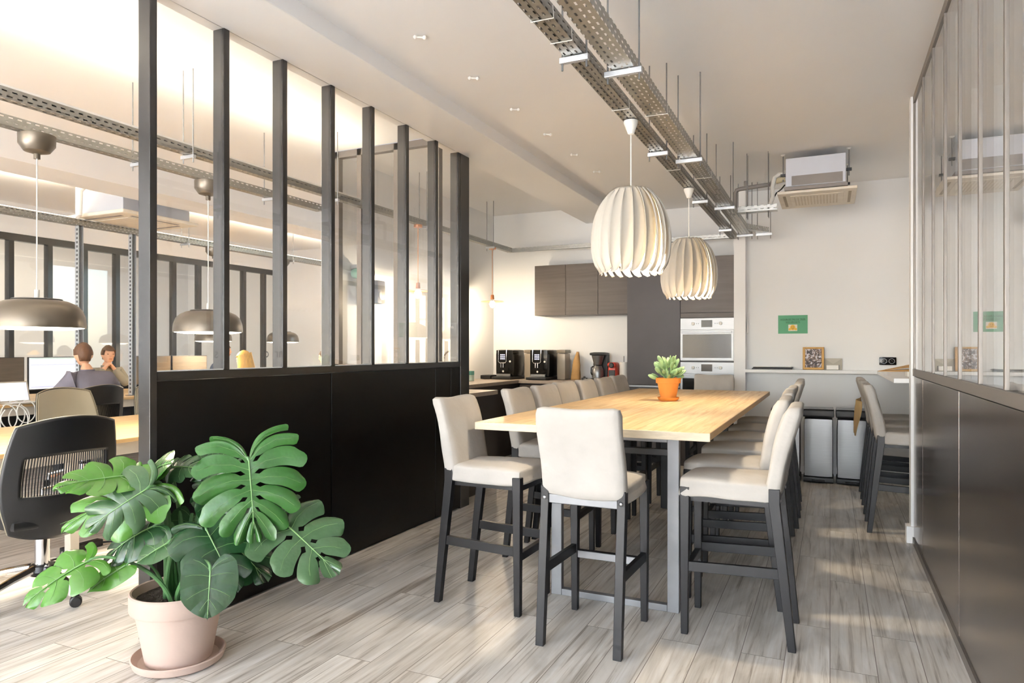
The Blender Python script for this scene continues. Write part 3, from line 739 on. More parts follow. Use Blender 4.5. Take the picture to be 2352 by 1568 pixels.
def oven(z, h, label):
    t = thing('oven', label, 'oven', (-1.272, 8.05, z), 0, 'built-in ovens')
    MB().box(-.297, .297, -.022, .0, 0, h).build('body', M_steel, t, 0, .002)
    p = MB().box(-.296, .296, -.026, -.022, h-.128, h-.002).build('control_panel', M_steel, t, 0, .001)
    for s in (-1, 1):
        MB().lathe([(.018,0),(.018,.016),(.014,.02),(0,.02)], 20, (0,0,0), Matrix.Translation((s*.152,-.026,h-.064)) @ Matrix.Rotation(R(90),4,'X')).build('knob', M_white, p)
        q = MB()
        for dx in (.092, .115): q.ell((s*dx,-.0265,h-.064), (.0045,.001,.0045), 5)
        q.build('button', M_black, p)
    sc = MB().box(-.061, .061, -.0275, -.026, h-.105, h-.025).build('display', M_blackg, p, 0)
    d = MB().box(-.296, .296, -.034, -.022, .006, h-.134).build('door', M_steel, t, 0, .003)
    MB().box(-.270, .270, -.036, -.034, .035, h-.185).build('door_glass', M_blackg, d, 0)
    q = MB().box(-.275, .275, -.062, -.050, h-.172, h-.150)
    for s in (-1, 1): q.box(s*.25-.01, s*.25+.01, -.052, -.034, h-.170, h-.152)
    q.build('handle', M_steel, d, 0, .003)
    return t
oven(1.217, .490, 'built-in steel oven with black glass door, upper of the two')
oven(.62, .585, 'built-in steel oven with black glass door, lower of the two')
# base units
t, a, b, h = unit('base_cabinet', 'dark base cabinet below the coffee machine worktop', 'cabinet', -3.64, -2.208, 8.10, 8.675, .10, .914, M_kitd)
for k in range(3): door(t, -a+2*a*k/3, -a+2*a*(k+1)/3, b, .0, h-.02, M_kit)
MB().box(-a, a, -b+.05, -b+.06, -.0999, 0).build('plinth', M_kitd, t, 0)
t, a, b, h = unit('base_cabinet', 'dark base cabinet along the kitchen left wall', 'cabinet', -4.295, -3.665, 6.08, 8.675, .10, .914, M_kitd)
MB().box(a-.06, a-.05, -b, b, -.0999, 0).build('plinth', M_kitd, t, 0)
t, a, b, h = unit('base_cabinet', 'dark base cabinet right behind the far end of the black partition', 'cabinet', -3.62, -2.95, 5.32, 5.97, .10, .914, M_kitd)
MB().box(a-.001, a+.018, -b+.0, b, -.02, h).build('end_panel', M_kitd, t, 0, .001)
MB().box(-a, a-.04, -b+.02, b-.16, -.0999, 0).build('plinth', M_kitd, t, 0)
m = MB(); m.box(-4.296, -2.208, 8.075, 8.676, .915, .955); m.box(-4.296, -3.64, 6.06, 8.075, .915, .955)
tag(m.build('worktop', M_worktop, None, 0, .002), 'grey stone worktop in an L along the kitchen back and left walls', 'worktop')
tag(box('worktop', -3.66, -2.925, 5.31, 6.0, .915, .955, M_worktop, None, .002), 'short grey worktop just behind the end of the black partition', 'worktop')

# ---- on the worktop
ZT = .956
def coffee(x, label):
    t = thing('coffee_machine', label, 'coffee machine', (x, 8.36, ZT), 0, 'bean-to-cup coffee machines')
    MB().soft((0,.02,.215), (.125,.19,.175), .018, 8).build('body', M_blackg, t, 60, weld=True)
    MB().soft((0,-.03,.02), (.14,.24,.0195), .01, 6).build('drip_tray', M_black, t, 60, weld=True)
    MB().box(-.07, .03, -.176, -.170, .22, .385).build('touch_panel', M_blackg, t, 0, .003)
    q = MB()
    for r in range(3):
        for c in range(3): q.box(-.052+.024*c, -.036+.024*c, -.1785, -.176, .262+.026*r, .276+.026*r)
    q.build('screen_icons', emissive('icon_glow', (.6,.62,1), .5), t, 0)
    q = MB().tube([(-.078,-.178,.39),(-.078,-.182,.235),(-.06,-.184,.215),(.02,-.184,.215),(.038,-.182,.235),(.038,-.178,.39)], .006, 8)
    q.build('chrome_trim', M_chrome, t)
    q = MB()
    for dx in (-.036, -.006): q.tube([(dx,-.186,.215),(dx,-.186,.155)], .008, 8)
    q.build('spout', M_chrome, t)
    for px, pz in ((.085,.235), (-.015,.105)):
        MB().lathe([(.013,0),(.013,.004),(0,.005)], 16, (0,0,0), Matrix.Translation((px,-.171,pz)) @ Matrix.Rotation(R(90),4,'X')).build('badge', M_white, t)
    MB().box(-.10, .10, -.2, -.17, .04, .072).build('cup_grid', M_steel, t, 0, .002)
    return t
coffee(-3.90, 'gloss black bean-to-cup coffee machine next to the wall socket')
coffee(-3.41, 'gloss black bean-to-cup coffee machine next to the paper bag')
for x, n in ((-3.635, 'clear plastic bean container standing between the two coffee machines'), (-3.17, 'clear plastic bean container right of the second coffee machine')):
    t = thing('bean_container', n, 'container', (x, 8.47, ZT), 0, 'plastic bean containers')
    MB().soft((0,0,.17), (.058,.10,.17), .012, 6).build('tub', mat('smoky_plastic', '9a8f80', .2, 0, .05), t, 60, weld=True)
    MB().soft((0,0,.365), (.060,.105,.024), .008, 6).build('lid', mat('smoky_lid', '7c7162', .3), t, 60, weld=True)
# kraft bag
t = thing('paper_bag', 'folded brown kraft paper bag standing on the worktop', 'bag', (-3.00, 8.46, ZT))
def bagP(u, v):
    a = 2*PI*u; k = 1 - .75*v**2.2; fl = 1 - v
    return (.062*k*math.cos(a)*(1+.08*math.sin(9*v+3*u)) + .028*v*v, .045*fl**.5*math.sin(a) + .004*math.sin(a), .36*v + .006*math.sin(7*a)*v)
MB().grid(bagP, 24, 16).build('bag', M_paper, t, 50, solid=.001)
# drip coffee maker
t = thing('filter_coffee_maker', 'black and steel filter coffee maker with thermos jug', 'coffee maker', (-2.665, 8.42, ZT))
MB().soft((0,.02,.015), (.10,.13,.015), .01, 6).build('base', M_black, t, 60, weld=True)
MB().box(-.095, .095, .03, .13, .03, .33).build('tower', M_black, t, 0, .008)
MB().soft((0,-.0,.335), (.10,.115,.022), .018, 6).build('lid', M_black, t, 60, weld=True)
MB().lathe([(.05,.20),(.082,.315),(.0,.315)], 28, (-.01,-.035,0)).build('filter_cone', M_steel, t)
MB().lathe([(0,.031),(.075,.031),(.080,.07),(.074,.13),(.05,.178),(.045,.185),(0,.185)], 28, (-.01,-.035,0)).build('jug', M_steel, t)
MB().lathe([(0,.185),(.05,.185),(.046,.196),(0,.198)], 24, (-.01,-.035,0)).build('jug_lid', M_black, t)
MB().tube([(-.055,-.10,.175),(-.062,-.135,.165),(-.065,-.14,.10),(-.06,-.118,.075)], .011, 8).build('jug_handle', M_black, t)
# red capsule machine
M_red = mat('red_plastic', 'c8402f', .3, 0, .03)
t = thing('capsule_machine', 'red capsule coffee machine with black front on the worktop', 'coffee machine', (-2.47, 8.40, ZT))
MB().soft((0,.03,.10), (.062,.12,.10), .03, 8, warp=lambda p: (p.x*(1 + .12*(-p.z/.1)), p.y, p.z)).build('body', M_red, t, 60, weld=True)
MB().soft((0,-.03,.20), (.06,.085,.032), .028, 8).build('head', M_red, t, 60, weld=True)
MB().lathe([(0,0),(.034,0),(.034,.012),(.024,.02),(0,.02)], 24, (0,0,0), Matrix.Translation((0,-.105,.195)) @ Matrix.Rotation(R(90),4,'X')).build('dial', M_black, t)
MB().box(-.042, .042, -.10, -.088, .012, .135).build('front', M_black, t, 0, .004)
MB().box(-.05, .05, -.14, -.05, .0, .018).build('drip_tray', M_black, t, 0, .003)
t = thing('paper_towel_roll', 'white paper towel roll on an upright steel holder', 'kitchen roll', (-2.335, 8.38, ZT))
MB().lathe([(0,0),(.07,0),(.07,.008),(0,.009)], 24).build('foot', M_steel, t); MB().lathe([(.02,.012),(.055,.012),(.055,.235),(.02,.235)], 28).build('roll', M_white, t)
MB().tube([(0,0,.008),(0,0,.31)], .006, 8).build('rod', M_steel, t)
t = thing('milk_jug', 'small white jug standing beside the red capsule machine', 'jug', (-2.40, 8.60, ZT))
MB().lathe([(0,0),(.05,0),(.056,.08),(.045,.2),(.042,.2),(.05,.08),(0,.01)], 24).build('body', M_white, t)
MB().tube([(.045,0,.17),(.085,0,.15),(.085,0,.08),(.053,0,.05)], .007, 8).build('handle', M_white, t)
t = thing('plug_adapter', 'black power plug lying on the worktop by the filter coffee maker', 'plug', (-2.86, 8.40, ZT))
MB().soft((0,0,.016), (.035,.025,.016), .008, 5).build('block', M_black, t, 60); MB().ell((.0,-.0,.036), (.018,.014,.012), 6).build('cap', M_black, t)
t = thing('power_outlet', 'grey wall socket behind the coffee machines with a plug in it', 'socket', (-4.066, 8.676, 1.10))
MB().box(-.05, .05, -.01, 0, -.042, .042).build('plate', mat('grey_socket', '6d665e', .4), t, 0, .004)
MB().lathe([(0,0),(.02,0),(.016,.025),(0,.028)], 14, (0,0,0), Matrix.Translation((0,-.01,0)) @ Matrix.Rotation(R(90),4,'X')).build('plug', M_black, t)
MB().tube([(0,-.04,-.003),(-.005,-.06,-.05),(-.04,-.09,-.115),(-.12,-.12,-.139),(-.2,-.13,-.139)], .004, 6).build('cable', M_black, t)
tag(MB().soft((-4.13, 8.20, ZT+.028), (.075,.11,.028), .01, 6).build('baking_tray', M_black, None, 60), 'black tray at the back left corner of the worktop', 'tray')
t = thing('box_stack', 'teal and clear box beside the black tray on the left worktop', 'box', (-4.06, 7.56, ZT))
MB().box(-.03, .03, -.035, .035, 0, .075).build('lower_box', mat('clear_mint', 'b8cfc8', .2), t, 0, .003); MB().box(-.031, .031, -.036, .036, .0755, .125).build('upper_box', mat('teal_card', '5f9f98', .6), t, 0, .003)
# tap on the left worktop
t = thing('kitchen_tap', 'tall chrome swan neck tap on the left kitchen worktop', 'tap', (-4.12, 7.0, ZT))
MB().lathe([(0,0),(.028,0),(.026,.012),(.016,.02),(.016,.06),(0,.06)], 16).build('base', M_chrome, t)
MB().tube([(0,0,.05),(0,0,.28)] + [(.10-.10*math.cos(R(a)), 0, .28+.10*math.sin(R(a))) for a in range(15, 181, 15)] + [(.20,0,.24)], .012, 10).build('spout', M_chrome, t)
MB().tube([(0,-.02,.05),(0,-.07,.075)], .006, 8).build('lever', M_chrome, t)

# copper lamps
def copper(y, label):
    t = thing('copper_pendant', label, 'lamp', (-3.9, y, 1.955), 0, 'copper disc pendants in the kitchen')
    MB().lathe([(0,.018),(.05,.014),(.145,.004),(.145,.0),(.05,.008),(0,.012)], 32).build('shade', M_copper, t)
    MB().lathe([(0,.03),(.024,.03),(.02,.085),(.012,.09),(0,.09)], 16).build('socket', M_copper, t)
    MB().ell((0,0,-.03), (.037,.037,.045), 10).build('bulb', emissive('warm_bulb', (1,.82,.55), 20), t)
    MB().tube([(0,0,.09),(0,0,.68)], .004, 8).build('cord', M_copper, t)
    MB().lathe([(0,.665),(.045,.665),(.045,.692),(0,.692)], 20).build('canopy', M_copper, t)
    point('lamp_light', (0,0,-.11), 9, WARM, .04, t)
    return t
copper(7.84, 'copper disc pendant with a bare bulb near the kitchen corner')
copper(6.10, 'copper disc pendant with a bare bulb seen through both glass partitions')

# ------------------------------------------------------------------ office: lamps
M_diff = emissive('lamp_diffuser', (1, .90, .72), 4)
def dome(loc, r, ztray, label, pw=11):
    t = thing('dome_lamp', label, 'lamp', loc, 0, 'bronze dome pendant lamps in the office')
    s = r/.262
    MB().lathe([(.262*s,0),(.264*s,.02*s),(.259*s,.065*s),(.242*s,.112*s),(.208*s,.146*s),(.165*s,.165*s),(.13*s,.172*s),(.125*s,.174*s),(.02,.180*s),(0,.180*s)], 48).build('shade', M_lamp, t, 50)
    MB().lathe([(.13*s,.1725*s),(.137*s,.1765*s),(.13*s,.180*s),(.125*s,.178*s)], 40).build('top_ring', M_steel, t)
    MB().lathe([(0,.012),(.255*s,.012),(.250*s,-.002),(.19*s,-.011),(0,-.014)], 40).build('diffuser', M_diff, t)
    MB().lathe([(0,.18*s),(.014,.18*s),(.014,.235*s),(0,.236*s)], 12).build('socket', M_white, t)
    H = ztray - loc[2]
    MB().tube([(0,0,.23*s),(0,0,H-.12)], .004, 8).build('cord', M_white, t)
    MB().lathe([(.0,H-.145),(.018,H-.145),(.018,H-.115),(.07,H-.10),(.098,H-.06),(.10,H-.002),(0,H-.002)], 28).build('canopy', M_lamp, t)
    d = area('lamp_light', (0,0,-.02), (0,0,0), .44*s, .44*s, pw, SOFT); d.data.shape = 'DISK'; d.parent = t
    return t
dome((-4.39, 2.592, 1.481), .258, 2.655, 'bronze dome lamp nearest the viewer, left of the black partition end')
dome((-4.39, 3.865, 1.483), .250, 2.655, 'bronze dome lamp seen through the first tall pane of the partition')
dome((-7.57, 8.05, 1.46), .235, 2.72, 'bronze dome lamp farthest off, above the end of the far desks')
dome((-7.57, 6.75, 1.46), .235, 2.72, 'bronze dome lamp over the far desks, behind the blond person')
# LED strips lying in the office trays, lighting the ceiling
def led(x, z, y0, y1, label, pw, sp=150):
    t = thing('led_strip', label, 'light', (x, (y0+y1)/2, z))
    h = (y1-y0)/2
    MB().box(-.03, .03, -h, h, 0, .012).build('profile', M_white, t, 0)
    MB().box(-.012, .012, -h, h, .0125, .018).build('strip', emissive('led_strip_glow', (1,.93,.80), 3), t, 0)
    a = area('led_light', (0,0,.022), (PI,0,0), .024, 2*h, pw, (1,.86,.64), sp); a.parent = t
led(-3.90, 2.708, -1.8, 5.1, 'LED strip shining up from the office cable tray by the partition', 10, 140)
led(-7.57, 2.785, 1.0, 9.8, 'LED strip shining up from the far office cable tray', 26)
t = thing('fill_panel', 'added glowing panel brightening the room beyond the far office partition', 'light', (-10.8, 5.5, 3.2))  # added fill light for the dark room behind the far partition, no known lamp
MB().box(-.3, .3, -2.5, 2.5, 0, .02).build('frame', M_white, t, 0); MB().box(-.27, .27, -2.45, 2.45, -.003, 0).build('diffuser', emissive('fill_panel_glow', (1,.92,.78), 1), t, 0)
d = area('fill_panel_light', (0,0,-.01), (0,0,0), .5, 4.8, 14, WARM); d.parent = t
# small fittings high on the kitchen left wall, seen through the glass partitions
t = thing('emergency_light', 'small round green emergency light on a steel bracket behind the glass partition', 'light', (-4.18, 5.52, 2.10))
MB().box(-.115, .10, -.02, .02, .05, .085).build('bracket', M_traytop, t, 0)
MB().lathe([(0,-.10),(.045,-.10),(.052,-.06),(.052,.06),(.045,.10),(0,.10)], 20, (0,0,0), Matrix.Rotation(R(90), 4, 'Y')).build('lens', mat('green_lens', '7fb59c', .2), t)
MB().lathe([(.046,.08),(.066,.08),(.066,.11),(.046,.11)], 20, (0,0,0), Matrix.Rotation(R(90), 4, 'Y')).build('ring', M_steel, t)
t = thing('speaker', 'small dark wall speaker on the kitchen left wall behind the glass partition', 'speaker', (-4.21, 5.78, 1.93))
MB().soft((0,0,0), (.085,.07,.12), .02, 6, warp=lambda p: (p.x, p.y, p.z)).build('cabinet', mat('speaker_grey', '4a4a50', .6), t, 60)
MB().lathe([(0,0),(.045,0),(.05,.004),(0,.004)], 20, (0,0,0), Matrix.Translation((.086,0,-.03)) @ Matrix.Rotation(R(90), 4, 'Y')).build('cone', M_black, t)
# letters laid on the partition glass to stand for the reflected window lettering
def reflection_mat():
    m = bpy.data.materials.new('reflected_lettering'); m.use_nodes = True; N = m.node_tree.nodes; Lk = m.node_tree.links; p = N['Principled BSDF']
    p.inputs['Base Color'].default_value = lin('4a4c54'); tr = N.new('ShaderNodeBsdfTransparent'); ms = N.new('ShaderNodeMixShader'); ms.inputs[0].default_value = .45
    Lk.new(tr.outputs[0], ms.inputs[1]); Lk.new(p.outputs[0], ms.inputs[2]); Lk.new(ms.outputs[0], N['Material Output'].inputs[0]); return m
M_refl = reflection_mat()
RT = Matrix(((0,0,-1),(-1,0,0),(0,1,0))).to_euler()
for s_, yy in (('ar', 3.005), ('c', 2.915), ('s', 2.565)):
    text(s_, .075, (XL-.0125, yy, 1.305), M_refl, pl, tuple(RT), .0002)

# ------------------------------------------------------------------ office furniture
def shellP(u, v, off=0.0):
    x = u*math.sqrt(1 - (.22 if v > 0 else .34)*v*v)
    y = v*math.sqrt(1 - .24*u*u) if v > 0 else v*math.sqrt(1 - .34*u*u)
    X = x*(.292 - .012*max(0, v)); Z = .675 + y*.325
    Y = -.235 - (Z - .5)*.14 + .95*X*X
    if Z < .50: Y += ((.50 - Z)/.15)**2*.07
    return (X*(1-off*.8), Y + off, Z)
def make_chair(label, loc, rz, base_rot, group='swivel chairs in the office', open_front=False):
    t = thing('office_chair', label, 'chair', loc, rz, group)
    q = MB(); nu, nv = 44, 40; q_ = []
    vs = [shellP(-1+2*i/nu, -1+2*j/nv) for i in range(nu+1) for j in range(nv+1)]; fs = []
    for i in range(nu):
        for j in range(nv):
            u = -1+2*(i+.5)/nu; v = -1+2*(j+.5)/nv
            if abs(u) < .72 and -.26 < v < .38: continue
            fs.append((i*(nv+1)+j, i*(nv+1)+j+1, (i+1)*(nv+1)+j+1, (i+1)*(nv+1)+j))
    q.add(vs, fs); sh = q.build('backrest_shell', M_black, t, 60, solid=.012)
    q = MB()
    for i in range(34):
        u = -.70+1.40*i/33
        q.tube([shellP(u, v, .004) for v in (-.28, -.1, .07, .24, .40)], .0030, 5)
    q.build('back_slats', M_black, sh)
    # padded front of the backrest
    vs = [shellP(.97*(-1+2*i/nu), .97*(-1+2*j/nv), .014) for i in range(nu+1) for j in range(nv+1)]
    if not open_front: fs = [(i*(nv+1)+j, i*(nv+1)+j+1, (i+1)*(nv+1)+j+1, (i+1)*(nv+1)+j) for i in range(nu) for j in range(nv)]
    tag(MB().add(vs, fs).build('backrest_front', M_tap, t, 60, solid=.006), 'taupe front face of the backrest')
    rim = [shellP(1, -1+2*k/20, .007) for k in range(21)] + [shellP(1-2*k/20, 1, .007) for k in range(1, 21)] + [shellP(-1, 1-2*k/20, .007) for k in range(1, 21)] + [shellP(-1+2*k/20, -1, .007) for k in range(1, 21)]
    tag(MB().tube(rim, .0045, 6).build('rim', M_tap, t), 'taupe rim of the backrest')
    MB().soft((0, .03, .455), (.245, .24, .035), .03, 8).build('seat', M_black, t, 60, weld=True)
    for s in (-1, 1):
        MB().tube([(s*.255,-.17,.60),(s*.29,-.10,.62),(s*.30,.06,.63),(s*.29,.13,.60),(s*.262,.12,.50),(s*.22,.08,.44)], [.016,.018,.018,.018,.016,.014], 8).build('armrest', M_black, t)
    MB().box(-.09, .09, -.10, .12, .385, .42).build('tilt_housing', M_black, t, 0, .006)
    MB().lathe([(.0,.17),(.036,.17),(.036,.335),(.028,.34),(.024,.345),(.024,.39),(0,.39)], 20).build('gas_column', M_chrome, t)
    MB().lathe([(.037,.325),(.040,.325),(.040,.338),(.027,.34)], 20).build('collar', M_black, t)
    MB().lathe([(0,.125),(.055,.125),(.068,.15),(.06,.178),(.04,.185),(0,.185)], 20).build('hub', M_black, t)
    for k in range(5):
        a = R(base_rot + 72*k) - rz; ca, sa = math.cos(a), math.sin(a)
        lg = MB().tube([(.05*ca,.05*sa,.165),(.18*ca,.18*sa,.145),(.30*ca,.30*sa,.118)], [.022,.019,.016], 10).build('base_leg', M_chrome, t)
        MB().tube([(.298*ca,.298*sa,.125),(.298*ca,.298*sa,.065)], .011, 8).build('caster_stem', M_chrome, lg)
        q = MB(); b = a + 1.1; cx, cy = .298*ca + .02*math.cos(b), .298*sa + .02*math.sin(b)
        for s in (-1, 1):
            o = Vector((-math.sin(b)*s, math.cos(b)*s, 0))
            Mx = Matrix.Translation(Vector((cx, cy, .0295)) + o*.011) @ o.to_track_quat('Z', 'X').to_matrix().to_4x4()
            q.lathe([(0,-.008),(.026,-.008),(.029,-.003),(.029,.005),(.022,.012),(0,.013)], 16, (0,0,0), Mx)
        q.box(cx-.012, cx+.012, cy-.012, cy+.012, .03, .066)
        q.build('caster', M_black, lg)
    return t
make_chair('black swivel chair with slatted back, left of the potted monstera', (-3.90, 2.33, 0), PI/2 - .06, -6, open_front=True)
make_chair('taupe fronted swivel chair facing the viewer across the near desk', (-6.11, 4.00, 0), -PI/2 + .05, 20)
make_chair('taupe fronted swivel chair cut off by the black partition end', (-6.14, 4.96, 0), -PI/2 - .1, 40)
make_chair('dark swivel chair in which the man in the grey shirt sits', (-6.80, 4.46, 0), PI/2 + .12, 10)
def desk(label, x0, x1, y0, y1, z):
    t = thing('desk', label, 'desk', ((x0+x1)/2, (y0+y1)/2, 0), 0, 'long oak desks in the office')
    a, b = (x1-x0)/2, (y1-y0)/2
    MB().box(-a, a, -b, b, z-.028, z).build('desktop', M_oak, t, 0, .003)
    MB().box(a-.06, a-.045, -b+.05, b-.05, z-.115, z-.0285).build('apron', M_apron, t, 0, .002)
    MB().box(-a+.045, -a+.06, -b+.05, b-.05, z-.115, z-.0285).build('apron', M_apron, t, 0, .002)
    n = 3
    for k in range(n):
        yy = -b+.15 + (2*b-.3)*k/(n-1)
        for s in (-1, 1):
            MB().box(s*(a-.12)-.03, s*(a-.12)+.03, yy-.03, yy+.03, 0, z-.03).build('leg', M_apron, t, 0, .003)
    return t
desk('long oak desk close to the black partition, nearest in the office', -5.88, -4.38, .7, 5.05, .74)
desk('long oak desk farther off, at which the people work', -8.95, -7.35, 2.6, 8.9, .80)
# power strip and cables under the near desk
t = thing('power_strip', 'black power strip lying on the floor by the black swivel chair', 'power strip', (-4.56, 2.98, .004))
MB().box(-.03, .03, -.13, .13, 0, .045).build('strip', M_black, t, 0, .005)
MB().tube([(0,.12,.02),(.05,.22,.01),(.12,.30,.008),(.05,.42,.008),(-.15,.5,.008)], .006, 6).build('cable', M_black, t)
MB().tube([(0,-.13,.02),(.08,-.2,.008),(.18,-.15,.008),(.22,.0,.008),(.3,.12,.008)], .005, 6).build('cable', M_white, t)
# uprights
for y, n in ((4.92, 'slotted steel upright rising behind the man in the grey shirt'), (5.56, 'slotted steel upright beside the tall black partition end post')):
    t = thing('slotted_upright', n, 'upright', (-7.57, y, .801), 0, 'slotted steel uprights on the far desk')
    q = MB().box(-.03, .03, -.028, -.024, 0, 1.918).box(-.03, .03, .024, .028, 0, 1.918).box(-.033, -.029, -.028, .028, 0, 1.918)
    q.build('channel', M_traytop, t, 0)
    q = MB()
    for k in range(40): q.box(.0, .012, -.0285, -.0240, .03+.047*k, .055+.047*k).box(-.012, -.004, -.0285, -.0240, .03+.047*k, .055+.047*k)
    q.build('slots', M_blackm, t, 0)
    MB().box(-.06, .06, -.05, .05, 0, .006).build('foot_plate', M_steel, t, 0)
# monitors
M_scr = emissive('screen_white', (.80, .88, 1.0), .27); M_scrd = mat('dark_screen', '5c5348', .25, 0, .12, 3, stretch=(1, 1, 12))
M_blue = emissive('screen_blue', (.30, .38, .75), .25); M_grn = emissive('screen_green', (.18, .45, .36), .2); M_lin = emissive('screen_line', (.3, .36, .48), .18)
def monitor(y, label, lit):
    t = thing('monitor', label, 'monitor', (-7.92, y, .801), 0, 'monitors on the far desk')
    MB().box(-.015, .012, -.28, .28, .10, .465).build('housing', M_black, t, 0, .004)
    s = MB().box(.012, .0135, -.272, .272, .112, .457).build('screen', M_scr if lit else M_scrd, t, 0)
    if lit:
        MB().box(.0135, .0142, -.27, .27, .44, .4565).build('title_bar', M_grn, s, 0)
        MB().box(.0135, .0142, -.26, .262, .372, .386).box(.0135, .0142, -.255, .262, .126, .142).build('header_bar', M_blue, s, 0)
        q = MB()
        for k in range(9): q.box(.0135, .0140, -.22, -.02 + .03*(k % 3), .15+.024*k, .153+.024*k).box(.0135, .0140, .04, .2, .15+.024*k, .153+.024*k)
        q.build('text_lines', M_lin, s, 0)
    MB().box(-.05, -.03, -.03, .03, .0, .25).build('neck', M_black, t, 0, .003); MB().box(-.12, .06, -.11, .11, 0, .012).build('foot', M_black, t, 0, .003)
monitor(4.86, 'lit white monitor in front of the man in the grey shirt', True)
monitor(4.26, 'dark brownish monitor at the left edge, beside the lit monitor', False)
monitor(6.08, 'dark monitor seen through the first tall pane, left one', False)
monitor(6.66, 'dark monitor seen through the first tall pane, right one', False)
t = thing('laptop', 'open silver laptop with a lit screen under the man\'s hand', 'laptop', (-7.52, 4.24, .802))
M_alu = mat('aluminium', 'c9c2b4', .35, .5)
MB().box(-.02, .20, -.15, .15, 0, .014).build('base', M_alu, t, 0, .003)
A = Matrix.Translation((-.02, 0, .012)) @ Matrix.Rotation(R(-16), 4, 'Y')
l = MB().box(-.006, 0, -.15, .15, 0, .215, A).build('lid', M_alu, t, 0, .002)
MB().box(0, .001, -.135, .135, .015, .20, A).build('screen', M_scr, l, 0)
MB().box(.001, .0016, .105, .133, .02, .198, A).box(.001, .0016, -.133, .105, .02, .04, A).build('dock', M_blue, l, 0)
t = thing('cable_bundle', 'white cables hanging in loops off the far desk at the left edge', 'cables', (-7.31, 4.1, .70))
for k, (dy, rr, zz) in enumerate(((0,.14,0),(.05,.12,-.03),(-.08,.13,-.02),(.1,.11,.03),(-.02,.16,-.06))):
    MB().tube([(.015*k - .02, dy + rr*math.cos(a)*.8, zz + rr*math.sin(a)) for a in [R(x) for x in range(-230, 120, 14)]], .0055, 6).build('cable', M_white, t)
tag(MB().soft((-7.44, 3.90, .826), (.045,.06,.024), .008, 5).build('charger', M_white, None, 60), 'white power brick on the far desk at the left edge', 'charger')
# office air conditioner
t = thing('air_conditioner', 'flat cassette air conditioner on the office ceiling behind the beam', 'air conditioner', (-7.26, 5.35, 2.80))
MB().box(-.40, .40, -.42, .42, .04, .40).build('casing', M_acb, t, 0, .004)
pn = MB().box(-.48, .48, -.48, .48, 0, .04).build('panel', M_acp, t, 0, .012)
MB().box(-.27, .27, -.27, .27, -.008, 0).build('grille', M_acp, pn, 0, .004)
for s in (-1, 1):
    MB().box(s*.36-.02, s*.36+.02, -.30, .30, -.002, .004).build('air_slot', M_acg, pn, 0); MB().box(-.30, .30, s*.36-.02, s*.36+.02, -.002, .004).build('air_slot', M_acg, pn, 0)
for sx in (-1, 1):
    for sy in (-1, 1): MB().tube([(sx*.42, sy*.3, .2), (sx*.42, sy*.3, .422)], .005, 6).build('rod', M_steel, t)
MB().tube([(-.1,-.42,.30),(-.1,-.50,.32),(-.1,-.55,.26),(-.1,-.56,.0),(-.15,-.56,-.02)], .022, 10).build('pipe', M_white, t)

